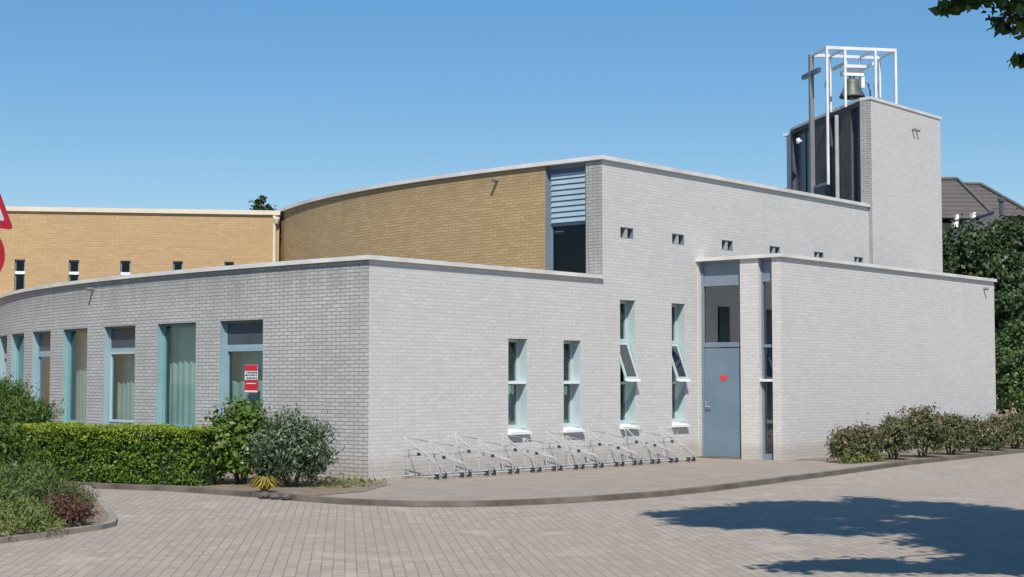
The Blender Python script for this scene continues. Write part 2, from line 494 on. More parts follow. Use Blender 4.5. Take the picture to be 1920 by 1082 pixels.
def poly_sheet(name, pts, z, m, kind=True, parent=None, bottom=None):
    bm = bmesh.new()
    vs = [bm.verts.new((p[0], p[1], z)) for p in pts]
    f = bm.faces.new(vs)
    if f.normal.z < 0 or True:
        bm.normal_update()
        if f.normal.z < 0: f.normal_flip()
    if bottom is not None:
        r = bmesh.ops.extrude_face_region(bm, geom=[f])
        for v in [g for g in r['geom'] if isinstance(g, bmesh.types.BMVert)]:
            v.co.z = z
        for v in vs:
            v.co.z = bottom
    bmesh.ops.triangulate(bm, faces=bm.faces)
    bmesh.ops.recalc_face_normals(bm, faces=bm.faces)
    uvl = bm.loops.layers.uv.new('UVMap')
    for fc in bm.faces:
        for l in fc.loops:
            l[uvl].uv = (l.vert.co.x, l.vert.co.y)
    org = root_of(parent).location if parent else Vector((0, 0, 0))
    for v in bm.verts: v.co -= org
    me = bpy.data.meshes.new(name); bm.to_mesh(me); bm.free()
    me.materials.append(m)
    o = bpy.data.objects.new(name, me); COL.objects.link(o)
    if parent: o.parent = parent
    elif kind: struct(o)
    return o

ROAD = -0.06
# ------------------------------------------------------------------ the ground
poly_sheet('ground', [(-900, -300), (900, -300), (900, 1500), (-900, 1500)], -0.14, M['ground'])
poly_sheet('road', [(-40, -15), (40, -15), (60, 60), (-40, 60)], ROAD, M['paver'])
def lp(s, t):
    q = L(s, t, 0); return (q.x, q.y)
kerb_line = [(-16.0, 30.2), (-9.0, 26.6), (-6.45, 24.55), (-4.95, 23.8), (-4.201, 23.139), (-3.478, 22.487), (-2.794, 21.871), (-2.30, 21.42), (-1.844, 21.15), (-1.38, 20.97),
             (-0.914, 20.93), (-0.3, 21.0), (0.286, 21.287), (1.256, 21.971), (2.235, 22.918), (3.0, 23.9), (3.692, 24.949), (5.624, 27.856), (7.803, 31.326), (11.927, 36.895), (19, 46)]
slab = kerb_line + [(19, 75), (-16, 75)]
poly_sheet('pavement', slab, 0.0, M['pavement'], bottom=-0.2)
kb = MB(); sweep(kb, kerb_line, -0.15, 0.012, 0.008, 0.11, side=-1)
struct(build(kb, 'kerb', M['kerb']))
gt = MB(); sweep(gt, kerb_line, ROAD - 0.02, ROAD + 0.005, 0.07, -0.008, side=-1)
struct(build(gt, 'gutter', M['gutter']))
# planting beds on the slab
poly_sheet('planting_bed', [(-15.8, 30.1), (-9.0, 26.7), (-6.4, 24.72), (-4.9, 23.98), (-3.4, 22.66), (-2.72, 22.05), (-2.15, 22.9), (-1.9, 24.3), (-2.0, 25.35), (-2.40, 25.72), (-5, 28.2), (-8, 31.4), (-15, 40)], 0.006, M['soil'])
poly_sheet('planting_bed', [lp(BL + 0.35, -2.05), lp(BL + 0.6, -2.9), lp(BL + 1.0, -3.9), lp(BL + 2.2, -4.02), lp(BL + 8, -3.62), lp(BL + 14, -3.4), lp(BL + 14, -2.06)], 0.006, M['soil'])
isl = [(-5.9, 14.9), (-5.25, 16.25), (-4.92, 17.0), (-4.62, 17.75), (-4.58, 18.15), (-4.75, 18.9), (-5.3, 20.6), (-5.95, 22.6), (-6.55, 24.4), (-9.0, 26.3), (-16, 29), (-16, 14)]
poly_sheet('planting_bed', isl, ROAD + 0.05, M['soil'], bottom=ROAD - 0.1)
ik = MB(); sweep(ik, isl[:9], ROAD - 0.05, ROAD + 0.056, 0.05, 0.04, side=-1)
struct(build(ik, 'kerb', M['kerb_light']))

# ------------------------------------------------------------------ the church
ch = thing('church_building', 'white brick church with a curved yellow brick nave, flat roofs and a corner tower', 'church', tuple(L(0, 0, 0)))
ZB = -0.1
ZL, ZT, ZK, ZW = 3.57, 5.90, 4.10, 8.60      # undersides of the copings: wing, nave, entrance block, tower
low_w = [(2.63, 3.88), (4.60, 5.90), (6.71, 7.99), (8.74, 10.0), (10.72, 11.95), (12.62, 13.85), (14.40, 15.6)]
WZ0, WZ1 = 0.65, 2.665
right_w = [(3.52, 4.07), (5.13, 5.67), (6.93, 7.46), (8.73, 9.23)]
rz = [(0.68, 2.36), (0.68, 2.36), (0.70, 3.19), (0.70, 3.19)]
wall('curved_wing_wall', low_map, 0, 18, ZB, ZL, [(a, b, WZ0, WZ1) for a, b in low_w], M['weathered_brick'], ch, 0.19, 0.3)
wall('wing_wall', right_map, 0, 6.36, ZB, ZL, [(*right_w[i], *rz[i]) for i in (0, 1)], M['white_brick'], ch, 0.265)
vent_s = [6.955, 8.765, 10.66, 12.66, 14.68, 16.66]
wall('nave_wall', right_map, 6.36, 17.44, ZB, ZT,
     [(*right_w[i], *rz[i]) for i in (2, 3)] + [(s, s + 0.45, 4.41, 4.63) for s in vent_s], M['white_brick'], ch, 0.265)
wall('curved_nave_wall', tall_map, 1.42, 15.5, 0, ZT, [], M['yellow_brick'], ch, du=0.3)
wall('nave_pier', tall_map, 0, 0.40, 3.3, ZT, [], M['weathered_brick'], ch)
wall('nave_wall_below_window', tall_map, 0.40, 1.42, 0, 3.62, [], M['weathered_brick'], ch)
# brick returns of the tall nave window
mb = MB()
for u in (0.40, 1.42):
    mb.face([tall_map(u, 3.6, 0), tall_map(u, ZT, 0), tall_map(u, ZT, 0.22), tall_map(u, 3.6, 0.22)])
build(mb, 'window_reveal', M['frame_grey'], ch, fix=False)
# entrance block
wall('entrance_wall', door_map, 0, BW, ZB, ZK, [(0.02, 1.04, ZB, ZK), (1.47, 1.79, ZB, ZK)], M['white_brick'], ch, 0.2)
wall('entrance_block_wall', block_map, 0, BE, ZB, ZK, [], M['white_brick'], ch)
wall('entrance_block_end_wall', lambda u, z, p: L(BL + BE - p, -BW + u, z), 0, 2.2, ZB, ZK, [], M['white_brick'], ch)
# closing walls at the back
bk = MB()
def quad(mb, a, b, z0, z1):
    l = (Vector(b) - Vector(a)).length
    mb.face([(*a, z0), (*b, z0), (*b, z1), (*a, z1)], [(0, z0), (l, z0), (l, z1), (0, z1)])
q18 = low_map(18, 0, 0); q155 = tall_map(15.5, 0, 0)
quad(bk, (q18.x, q18.y), lp(12, 19), ZB, ZL)
quad(bk, (q155.x, q155.y), lp(17.6, 15.5), ZB, ZT)
quad(bk, lp(17.6, 15.5), lp(17.6, 3), ZB, ZT)
build(bk, 'back_wall', M['brown_brick'], ch, fix=False)

# roofs
lowpts = [tuple(low_map(u, 0, 0.05)[:2]) for u in np.linspace(0.1, 18, 40)]
tallpts = [tuple(tall_map(u, 0, 0.05)[:2]) for u in np.linspace(0.06, 15.4, 40)]
poly_sheet('wing_roof', lowpts + [lp(12.0, 18.5)] + [tuple(tall_map(u, 0, -0.01)[:2]) for u in np.linspace(15.4, 0.06, 40)] + [lp(6.3, 0.05)], ZL + 0.02, M['roof'], parent=ch)
poly_sheet('nave_roof', tallpts + [lp(17.55, 15.4), lp(17.55, 3), lp(17.3, 0.05)], ZT + 0.02, M['roof'], parent=ch)
poly_sheet('entrance_roof', [lp(BL + 0.03, -0.02), lp(BL + 0.03, -BW + 0.03), lp(BL + BE - 0.03, -BW + 0.03), lp(BL + BE - 0.03, 0.2), lp(21.0, 0.2), lp(21.0, -0.12), lp(17.4, -0.12), lp(17.4, -0.02)], ZK + 0.02, M['roof'], parent=ch)

# copings
def coping(name, pts, z0, z1, m=None, out=0.06, inn=0.28, side=1):
    mb = MB(); sweep(mb, pts, z0, z1, out, inn, side)
    return build(mb, name, m or M['coping'], ch)
lo = [tuple(low_map(u, 0, 0)[:2]) for u in np.linspace(18, 0.0, 70)]
coping('wing_coping', lo + [lp(s, 0) for s in (3.0, 6.33)], ZL, ZL + 0.072, side=-1)
ta = [tuple(tall_map(u, 0, 0)[:2]) for u in np.linspace(15.4, 0.0, 70)]
coping('nave_coping', ta + [lp(s, 0) for s in (10.0, 17.43)], ZT, ZT + 0.078, side=-1)
coping('entrance_coping', [lp(BL, -0.002), lp(BL, -BW), lp(BL + BE, -BW), lp(BL + BE, 0.2)], ZK, ZK + 0.072, side=-1)

# windows of the curved wing
def frame_ring(mb, mp, u0, u1, z0, z1, w, p0, p1, wb=None, wt=None):
    wb = wb or w; wt = wt or w
    e = 0.0
    mb.box(mp, u0, u0 + w, z0, z1, p0, p1)
    mb.box(mp, u1 - w, u1, z0, z1, p0, p1)
    mb.box(mp, u0 + w, u1 - w, z1 - wt, z1, p0, p1)
    mb.box(mp, u0 + w, u1 - w, z0, z0 + wb, p0, p1)

def curtain(mp, u0, u1, z0, z1, p, amp, m, parent, waves=9, name='curtain'):
    mb = MB()
    n = waves * 6
    for i in range(n):
        a = u0 + (u1 - u0) * i / n; b = u0 + (u1 - u0) * (i + 1) / n
        pa = p + amp * math.sin(i / 6 * 2 * math.pi) + amp * 0.4 * math.sin(i * 0.37); pb = p + amp * math.sin((i + 1) / 6 * 2 * math.pi) + amp * 0.4 * math.sin((i + 1) * 0.37)
        mb.face([mp(a, z0, pa), mp(b, z0, pb), mp(b, z1, pb), mp(a, z1, pa)])
    return build(mb, name, m, parent, smooth=True)

for k, (a, b) in enumerate(low_w):
    tall_pane = k in (1, 3, 5)
    fm = M['green_teal'] if tall_pane else M['bluegrey']
    fr = MB(); w = 0.045
    frame_ring(fr, low_map, a + 0.012, b - 0.012, WZ0 + 0.05, WZ1 - 0.004, w, 0.12, 0.185, 0.09, 0.03)
    if not tall_pane:
        fr.box(low_map, a + 0.012 + w, b - 0.012 - w, 2.17, 2.24, 0.12, 0.185)
    o = build(fr, 'window', fm, ch)
    # painted boards that line the opening
    ln = MB()
    ln.box(low_map, a + 0.002, a + 0.014, WZ0 + 0.003, WZ1 - 0.016, 0.006, 0.118)
    build(ln, 'lining', M['teal'] if tall_pane else M['bluegrey'], o)
    ln = MB()
    ln.box(low_map, b - 0.014, b - 0.002, WZ0 + 0.003, WZ1 - 0.016, 0.006, 0.118)
    build(ln, 'lining', M['teal'] if tall_pane else M['bluegrey'], o)
    sf_ = MB(); sf_.box(low_map, a + 0.002, b - 0.002, WZ1 - 0.014, WZ1 - 0.002, 0.006, 0.118)
    build(sf_, 'soffit', M['zinc'], o)  # dark colour here paints the lintel's shade under the window head
    sl_ = MB(); sl_.hexa([low_map(u, z, p) for u, z, p in ((a + 0.016, WZ0 + 0.002, -0.03), (b - 0.016, WZ0 + 0.002, -0.03), (b - 0.016, WZ0 + 0.002, 0.18), (a + 0.016, WZ0 + 0.002, 0.18),
                                                          (a + 0.016, WZ0 + 0.022, -0.03), (b - 0.016, WZ0 + 0.022, -0.03), (b - 0.016, WZ0 + 0.046, 0.18), (a + 0.016, WZ0 + 0.046, 0.18))])
    build(sl_, 'sill', M['green_teal'] if tall_pane else M['bluegrey'], o)
    if tall_pane:
        pn = MB(); pn.box(low_map, a + 0.059, b - 0.059, WZ0 + 0.141, WZ1 - 0.036, 0.150, 0.156)
        build(pn, 'pane', M['glass'], o)
    else:
        pp = MB(); pp.box(low_map, a + 0.059, b - 0.059, 2.243, WZ1 - 0.036, 0.135, 0.16)
        build(pp, 'transom_panel', M['slate'], o)
        sa = MB(); frame_ring(sa, low_map, a + 0.059, b - 0.059, WZ0 + 0.145, 2.167, 0.045, 0.105, 0.165)
        build(sa, 'sash', M['bluegrey'] if k != 2 else M['pale_teal'], o)
        pn = MB(); pn.box(low_map, a + 0.106, b - 0.106, WZ0 + 0.192, 2.120, 0.138, 0.144)
        build(pn, 'pane', M['glass'], o)
    if k != 4:
        if k == 0:
            curtain(low_map, a + 0.16, b + 0.70, 0.72, 2.6, 0.42, 0.012, M['curtain'], o, 7)
            curtain(low_map, a - 0.02, a + 0.15, 0.72, 1.75, 0.44, 0.012, M['dark_green_cloth'], o, 3)
        else:
            curtain(low_map, a - 0.02, b + 0.72, 0.72, 2.6, 0.40, 0.014, M['curtain'], o, 9 + k)
    else:
        curtain(low_map, a + 0.05, a + 0.55, 0.72, 1.5, 0.40, 0.014, M['curtain'], o, 6)

# poster in the nearest wing window
po = thing('poster', 'red and white notice hanging inside the window nearest the corner', 'poster', tuple(low_map(3.0, 1.6, 0.14)))
def poster_bits():
    a, b = 2.93, 3.30
    for nm, z0, z1, m, p in (('sheet', 1.62, 1.88, 'white_film', 0.128), ('sheet', 1.39, 1.605, 'red', 0.128)):
        mb = MB(); mb.box(low_map, a, b, z0, z1, p, p + 0.004)
        s_ = build(mb, nm, M[m], po)
        mb = MB()
        if nm == 'sheet' and m == 'white_film':
            mb.box(low_map, a + 0.004, b - 0.004, 1.775, 1.877, 0.1250, 0.1275)
            build(mb, 'printed_band', M['red'], s_)
            mb = MB()
            r2 = random.Random(3)
            for zz in (1.65, 1.70, 1.745):
                u = a + 0.02
                while u < b - 0.06:
                    w = 0.02 + r2.random() * 0.05
                    mb.box(low_map, u, u + w, zz - 0.015, zz + 0.012, 0.1250, 0.1275)
                    u += w + 0.018
            build(mb, 'printed_lines', M['dark_ink'], s_)
        else:
            mb.box(low_map, a + 0.01, b - 0.01, 1.40, 1.43, 0.1250, 0.1275)
            mb.box(low_map, a + 0.05, b - 0.05, 1.545, 1.56, 0.1250, 0.1275)
            build(mb, 'printed_band', M['white_film'], s_)
poster_bits()

# windows of the long white wall
for k, (a, b) in enumerate(right_w):
    z0, z1 = rz[k]
    fr = MB(); w = 0.055
    frame_ring(fr, right_map, a + 0.008, b - 0.008, z0 + 0.05, z1 - 0.004, w, 0.20, 0.26, 0.07)
    ia, ib = a + 0.008 + w, b - 0.008 - w
    if k < 2:
        fr.box(right_map, ia, ib, 1.53, 1.60, 0.20, 0.26)
    else:
        fr.box(right_map, ia, ib, 2.36, 2.43, 0.20, 0.26)
        fr.box(right_map, ia, ib, 1.53, 1.58, 0.20, 0.26)
    o = build(fr, 'window', M['pale_teal'], ch)
    ln = MB()
    ln.box(right_map, b - 0.014, b - 0.003, z0 + 0.055, z1 - 0.016, 0.006, 0.198)
    build(ln, 'lining', M['pale_teal'], o)
    ln = MB()
    ln.box(right_map, a + 0.003, a + 0.014, z0 + 0.055, z1 - 0.016, 0.006, 0.198)
    build(ln, 'lining', M['pale_teal'], o)
    si = MB()
    si.hexa([right_map(u, z, p) for u, z, p in ((a - 0.02, z0 - 0.045, -0.085), (b + 0.02, z0 - 0.045, -0.085), (b + 0.02, z0 - 0.045, -0.003), (a - 0.02, z0 - 0.045, -0.003),
                                                 (a - 0.02, z0 + 0.002, -0.085), (b + 0.02, z0 + 0.002, -0.085), (b + 0.02, z0 + 0.012, -0.003), (a - 0.02, z0 + 0.012, -0.003))])
    si.hexa([right_map(u, z, p) for u, z, p in ((a + 0.004, z0 + 0.003, -0.002), (b - 0.004, z0 + 0.003, -0.002), (b - 0.004, z0 + 0.003, 0.198), (a + 0.004, z0 + 0.003, 0.198),
                                                 (a + 0.004, z0 + 0.013, -0.002), (b - 0.004, z0 + 0.013, -0.002), (b - 0.004, z0 + 0.048, 0.198), (a + 0.004, z0 + 0.048, 0.198))])
    build(si, 'sill', M['white_paint'], o)
    if k < 2:
        br = MB(); br.box(right_map, a + 0.02, b - 0.02, 1.545, 1.585, 0.02, 0.197)
        build(br, 'glazing_bar', M['white_paint'], o)
        for p0, p1 in ((z0 + 0.125, 1.527), (1.603, z1 - 0.062)):
            pn = MB(); pn.box(right_map, ia + 0.002, ib - 0.002, p0, p1, 0.225, 0.231)
            build(pn, 'pane', M['glass'], o)
        curtain(right_map, a - 0.1, b + 0.62, z0 + 0.1, 1.5 if k == 1 else 1.15, 0.40, 0.012, M['curtain'], o, 6)
        if k == 0:
            curtain(right_map, a + 0.3, b + 0.3, 1.05, 1.52, 0.4, 0.012, M['curtain'], o, 4)
    else:
        for p0, p1 in ((z0 + 0.125, 1.527), (2.433, z1 - 0.062)):
            pn = MB(); pn.box(right_map, ia + 0.002, ib - 0.002, p0, p1, 0.225, 0.231)
            build(pn, 'pane', M['glass'], o)
        for ua in (a + 0.06, a + 0.22, a + 0.36):
            curtain(right_map, ua, ua + 0.08, z0 + 0.1, 1.52, 0.33, 0.01, M['curtain'], o, 2)
        # awning sash, hinged at its head and pushed out
        zt_, zb_ = 2.35, 1.64
        out = 0.27
        def sash_map(u, q, p, zt_=zt_, zb_=zb_, out=out):   # q 0 at the foot, 1 at the head
            return L(u, 0.17 - out * (1 - q) + p, zb_ + (zt_ - zb_) * q + p * 0.3)
        sm = MB()
        frame_ring(sm, sash_map, ia - 0.01, ib + 0.01, 0.0, 1.0, 0.045, -0.02, 0.02, 0.06)
        s_ = build(sm, 'sash', M['pale_teal'], o)
        rl = MB(); rl.box(sash_map, ia - 0.02, ib + 0.02, -0.062, -0.002, -0.035, 0.03)
        build(rl, 'bottom_rail', M['white_paint'], o)
        pn = MB(); pn.box(sash_map, ia + 0.037, ib - 0.037, 0.062, 0.953, -0.003, 0.003)
        build(pn, 'pane', M['grey_glass'], o)

# small paired ventilation slots high on the nave wall
for s in vent_s:
    mb = MB()
    mb.box(right_map, s + 0.19, s + 0.26, 4.426, 4.614, 0.015, 0.262)
    o = build(mb, 'vent_mullion', M['white_brick'], ch)
    mb = MB(); frame_ring(mb, right_map, s + 0.002, s + 0.448, 4.412, 4.628, 0.012, 0.004, 0.266)
    build(mb, 'lining', M['frame_grey'], o)
    mb = MB()
    mb.box(right_map, s - 0.01, s + 0.46, 4.40, 4.64, 0.268, 0.28)
    build(mb, 'grille', M['zinc'], o)

# the tall nave window with its blind
mb = MB()
u0, u1 = 0.405, 1.415
frame_ring(mb, tall_map, u0, u1, 3.63, ZT - 0.005, 0.07, 0.12, 0.2)
mb.box(tall_map, u0 + 0.07, u1 - 0.07, 4.68, 4.74, 0.12, 0.2)
nw = build(mb, 'window', M['frame_grey'], ch)
mb = MB(); mb.box(tall_map, u0 + 0.072, u1 - 0.072, 3.705, 4.675, 0.155, 0.161)
build(mb, 'pane', M['dark_glass'], nw)
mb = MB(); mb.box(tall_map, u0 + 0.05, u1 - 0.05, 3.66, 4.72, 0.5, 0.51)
build(mb, 'dark_room_sheet', M['dark_room'], nw)  # near-black sheet standing in for the unlit room behind the pane
mb = MB(); mb.box(tall_map, u0 + 0.072, u1 - 0.072, 5.66, ZT - 0.078, 0.1, 0.16)
build(mb, 'head_box', M['zinc'], nw)
mb = MB()
zz = 4.745
while zz < 5.64:
    mb.hexa([tall_map(u, z, p) for u, z, p in ((u0 + 0.073, zz, 0.075), (u1 - 0.073, zz, 0.075), (u1 - 0.073, zz, 0.10), (u0 + 0.073, zz, 0.10),
                                                (u0 + 0.073, zz + 0.098, 0.10), (u1 - 0.073, zz + 0.098, 0.10), (u1 - 0.073, zz + 0.098, 0.125), (u0 + 0.073, zz + 0.098, 0.125))])
    zz += 0.11
build(mb, 'slatted_blind', M['shutter'], nw)
mb = MB(); mb.box(tall_map, u0 + 0.06, u1 - 0.06, 4.74, 5.66, 0.175, 0.185)
build(mb, 'blind_backing', M['frame_grey'], nw)

# entrance: door, transom light, head panel; the slot window beside it
mb = MB()
frame_ring(mb, door_map, 0.024, 1.036, 0.0, ZK - 0.003, 0.055, 0.11, 0.19, 0.03)
mb.box(door_map, 0.08, 0.98, 2.30, 2.40, 0.11, 0.19)
mb.box(door_map, 0.08, 0.98, 3.58, 3.66, 0.11, 0.19)
dr = build(mb, 'entrance_door', M['frame_grey'], ch)
mb = MB(); mb.box(door_map, 0.082, 0.978, 0.035, 2.285, 0.125, 0.17)
dl = build(mb, 'door_leaf', M['door_grey'], dr)
mb = MB(); mb.box(door_map, 0.082, 0.978, 3.663, ZK - 0.06, 0.13, 0.17)
build(mb, 'head_panel', M['frame_grey'], dr)
mb = MB(); mb.box(door_map, 0.082, 0.978, 2.403, 3.577, 0.15, 0.156)
build(mb, 'transom_pane', M['grey_glass'], dr)
mb = MB()
mb.box(door_map, 0.12, 0.128, 1.0, 1.18, 0.085, 0.12)
mb.tube([door_map(0.14, 1.06, 0.122), door_map(0.14, 1.06, 0.075), door_map(0.25, 1.06, 0.075)], 0.011)
build(mb, 'door_handle', M['steel'], dr)
mb = MB(); mb.box(door_map, 0.0, 1.05, 0.003, 0.03, -0.08, 0.10)
build(mb, 'threshold', M['kerb'], dr)
# heart sticker: an extruded heart outline
hp = []
for i in range(40):
    a = 2 * math.pi * i / 40
    x = 16 * math.sin(a) ** 3; y = 13 * math.cos(a) - 5 * math.cos(2 * a) - 2 * math.cos(3 * a) - math.cos(4 * a)
    hp.append((x / 32 * 0.19, y / 32 * 0.16))
mb = MB()
cu, cz = 0.55, 1.66
i0 = 0
fr_ = [door_map(cu + x, cz + y, 0.118) for x, y in hp]; bk_ = [door_map(cu + x, cz + y, 0.1245) for x, y in hp]
mb.face(fr_)
for i in range(40):
    j = (i + 1) % 40
    mb.face([fr_[i], fr_[j], bk_[j], bk_[i]])
hs = build(mb, 'heart_sticker', M['pink_red'])
tag(hs, 'small red heart sticker on the grey entrance door', 'sticker')

mb = MB()
frame_ring(mb, door_map, 1.474, 1.786, 0.0, ZK - 0.003, 0.04, 0.11, 0.19, 0.12)
mb.box(door_map, 1.516, 1.744, 2.28, 2.34, 0.11, 0.19)
mb.box(door_map, 1.516, 1.744, 3.62, 3.70, 0.11, 0.19)
sw = build(mb, 'slot_window', M['frame_grey'], ch)
mb = MB(); mb.box(door_map, 1.476, 1.784, 1.585, 1.635, 0.02, 0.185)
build(mb, 'glazing_bar', M['white_paint'], sw)
mb = MB(); mb.box(door_map, 1.516, 1.744, 3.703, ZK - 0.046, 0.13, 0.17)
build(mb, 'head_panel', M['frame_grey'], sw)
for z0, z1 in ((0.125, 1.58), (1.64, 2.277), (2.343, 3.617)):
    mb = MB(); mb.box(door_map, 1.516, 1.744, z0, z1, 0.15, 0.156)
    build(mb, 'pane', M['grey_glass'], sw)
# lit by nothing inside: a lobby wall just behind the door glass
mb = MB(); mb.box(door_map, 0.0, 1.95, 0.01, ZK - 0.01, 1.2, 1.25)
build(mb, 'lobby_wall', M['frame_grey'], ch)

# overflow spouts
def spout(mp, u, z, ln_=0.2):
    mb = MB()
    mb.tube([mp(u, z, 0.02), mp(u, z - 0.012, -ln_)], 0.035, 10)
    build(mb, 'overflow_spout', M['grey_steel'], ch)
spout(low_map, 8.5, 3.44, 0.14); spout(tall_map, 2.72, 5.72, 0.16); spout(block_map, 9.95, 3.9, 0.12)

# ------------------------------------------------------------------ tower
TD = Vector((0.634, 0.773)).normalized()      # (s, t) run of the tower's raking west face
TS = 17.44
def tower_right(u, z, p): return L(TS + u, -0.1 + p, z)
def tower_left(u, z, p):                       # starts behind the 0.28 m thick wall end
    s = TS + 0.03 + TD.x * u + TD.y * p; t = 0.2 + TD.y * u - TD.x * p
    return L(s, t, z)
tw = ch
TL = 4.85
wall('tower_wall', tower_right, 0, 4.0, ZB, ZW, [], M['white_brick'], ch)
wall('tower_wall_end', lambda u, z, p: L(TS + p, -0.1 + u, z), 0, 0.3, 3.0, ZW, [], M['weathered_brick'], ch)
strips = [(0.03, 0.62), (1.52, 1.95), (3.35, 4.72)]
wall('tower_raking_wall', tower_left, 0, TL, 3.0, ZW, [(a, b, 5.0, ZW - 0.12) for a, b in strips], M['brown_brick'], ch, 0.16)
e1 = tower_left(TL, 0, 0); e1 = (e1.x, e1.y)
mb = MB()
quad(mb, e1, lp(21.44, 4.6), 3.0, ZW); quad(mb, lp(21.44, 4.6), lp(21.44, -0.1), ZB, ZW)
build(mb, 'tower_back_wall', M['white_brick'], ch, fix=False)
for i, (a, b) in enumerate(strips):
    mb = MB(); frame_ring(mb, tower_left, a + 0.004, b - 0.004, 5.0, ZW - 0.125, 0.05, 0.1, 0.158)
    n = 1 if b - a < 0.7 else 2
    for k in range(1, n):
        mb.box(tower_left, a + (b - a) * k / n - 0.03, a + (b - a) * k / n + 0.03, 5.06, ZW - 0.18, 0.1, 0.158)
    o = build(mb, 'tower_window', M['zinc'], ch)
    mb = MB(); mb.box(tower_left, a + 0.055, b - 0.055, 5.055, ZW - 0.178, 0.128, 0.136)
    build(mb, 'pane', M['zinc'], o)
poly_sheet('tower_roof', [lp(TS + 0.03, -0.07), lp(21.4, -0.07), lp(21.4, 4.5), e1, tuple(tower_left(0, 0, 0.02)[:2])], ZW + 0.012, M['roof'], parent=ch)
t0 = tower_left(0, 0, 0)
coping('tower_coping', [e1, (t0.x, t0.y), lp(TS, -0.1), lp(21.44, -0.1), lp(21.44, 4.6)], ZW, ZW + 0.07, out=0.025, inn=0.2, side=-1)
mb = MB(); p_ = tower_left(1.32, 0, -0.09)
mb.tube([(p_.x, p_.y, 5.6), (p_.x, p_.y, ZW - 0.15)], 0.055, 10)
build(mb, 'downpipe', M['steel'], ch)
mb = MB(); q_ = tower_left(4.0, 8.18, -0.10)
mb.tube([tower_left(4.0, 8.18, 0.0), tower_left(4.0, 8.17, -0.10)], 0.03, 8)
mb.lathe([(0.0, -0.09), (0.055, -0.07), (0.065, 0.0), (0.055, 0.07), (0.0, 0.09)], q_, 14)
build(mb, 'wall_lamp', M['white_paint'], ch, smooth=True)
for u in (2.3, 2.52):
    spout(tower_right, u, 8.12, 0.11)

# ------------------------------------------------------------------ bell frame, bell, cross
ED = Vector((TD.y, -TD.x))
def bf(e, u, z):       # e along the front of the frame, u back along the raking wall
    return L(19.03 + ED.x * e + TD.x * u, ED.y * e + TD.y * u, z)
def bf_map(e, z, u): return bf(e, u, z)
ZF = 10.06
BD = 0.98
fr0 = thing('bell_frame', 'open white steel frame carrying the bell on top of the tower', 'bell frame', tuple(bf(-0.9, 0.4, ZW)))
w = 0.029
posts = [(0.0, ZW + 0.06), (-0.55, ZW + 0.06), (-1.38, ZW - 0.02), (-1.87, 6.58)]
for e, zb in posts:
    mb = MB(); mb.box(bf_map, e - w, e + w, zb, ZF - 0.002, -w, w)
    build(mb, 'post', M['white_steel'], fr0)
for e, zb in posts[:3]:
    mb = MB(); mb.box(bf_map, e - w * 0.8, e + w * 0.8, ZW + 0.015, ZF - 0.002, BD - w, BD + w)
    build(mb, 'post', M['white_steel'], fr0)
for u in (0.0, BD):
    mb = MB(); mb.box(bf_map, -1.87 - w, w, ZF, ZF + 0.08, u - w, u + w)
    build(mb, 'top_beam', M['white_steel'], fr0)
for e, zb in posts:
    mb = MB(); mb.box(bf_map, e - w * 0.8, e + w * 0.8, ZF + 0.004, ZF + 0.07, w + 0.002, BD - w - 0.002)
    build(mb, 'cross_beam', M['white_steel'], fr0)
mb = MB(); mb.box(bf_map, -1.87 - w * 0.8, -1.87 + w * 0.8, 6.58, 6.66, w + 0.002, BD - w - 0.004)
build(mb, 'foot_beam', M['grey_steel'], fr0)
mb = MB(); mb.box(bf_map, -1.335, -0.595, ZF - 0.36, ZF - 0.28, 0.42, 0.5)
mb.box(bf_map, -1.36, -1.30, ZF - 0.36, ZF - 0.28, 0.04, BD - 0.05); mb.box(bf_map, -0.62, -0.57, ZF - 0.36, ZF - 0.28, 0.04, BD - 0.05)
build(mb, 'bell_beam', M['white_steel'], fr0)
# base rail on the roof
mb = MB(); mb.box(bf_map, -1.3, -0.02, ZW + 0.075, ZW + 0.14, BD - 0.04, BD + 0.04)
build(mb, 'base_rail', M['white_steel'], fr0)
# hanging rods with counterweights
for e, u in ((-1.62, 0.62), (-0.27, 0.62)):
    mb = MB(); mb.tube([bf(e, u, ZF), bf(e, u, ZF - 0.78)], 0.02, 8)
    o = build(mb, 'hanging_rod', M['grey_steel'], fr0)
    mb = MB(); mb.lathe([(0, -0.09), (0.05, -0.08), (0.06, 0), (0.05, 0.08), (0, 0.09)], bf(e, u, ZF - 0.80), 12)
    build(mb, 'weight', M['bronze'], o, smooth=True)
    mb = MB(); mb.tube([bf(e, u, ZF - 0.88), bf(e, u, ZW + 0.1)], 0.035, 8)
    build(mb, 'stub_post', M['white_steel'], o)

bc = bf(-1.0, 0.46, 0)
ZBm = 8.98     # mouth of the bell
bl = thing('church_bell', 'grey green bronze bell hanging in the white frame on the tower', 'bell', (bc.x, bc.y, ZBm))
mb = MB()
mb.lathe([(0.325, -0.06), (0.335, -0.035), (0.305, 0.02), (0.255, 0.11), (0.218, 0.22), (0.198, 0.32), (0.185, 0.38), (0.14, 0.425), (0.06, 0.445), (0.0, 0.45)], (bc.x, bc.y, ZBm), 32)
mb.lathe([(0.325, -0.06), (0.30, -0.05), (0.235, 0.1), (0.18, 0.3), (0.10, 0.40), (0.0, 0.41)], (bc.x, bc.y, ZBm), 32)
bb = build(mb, 'bell_body', M['bronze'], bl, smooth=True)
mb = MB(); mb.tube([(bc.x, bc.y, ZBm + 0.38), (bc.x, bc.y, ZBm + 0.02)], 0.015, 8)
mb.lathe([(0, -0.075), (0.05, -0.05), (0.055, -0.01), (0.03, 0.05), (0, 0.06)], (bc.x, bc.y, ZBm - 0.06), 12)
build(mb, 'clapper', M['grey_steel'], bl, smooth=True)
def bl_map(e, z, u): return bf(-1.0 + e, 0.46 + u, ZBm + z)
mb = MB()
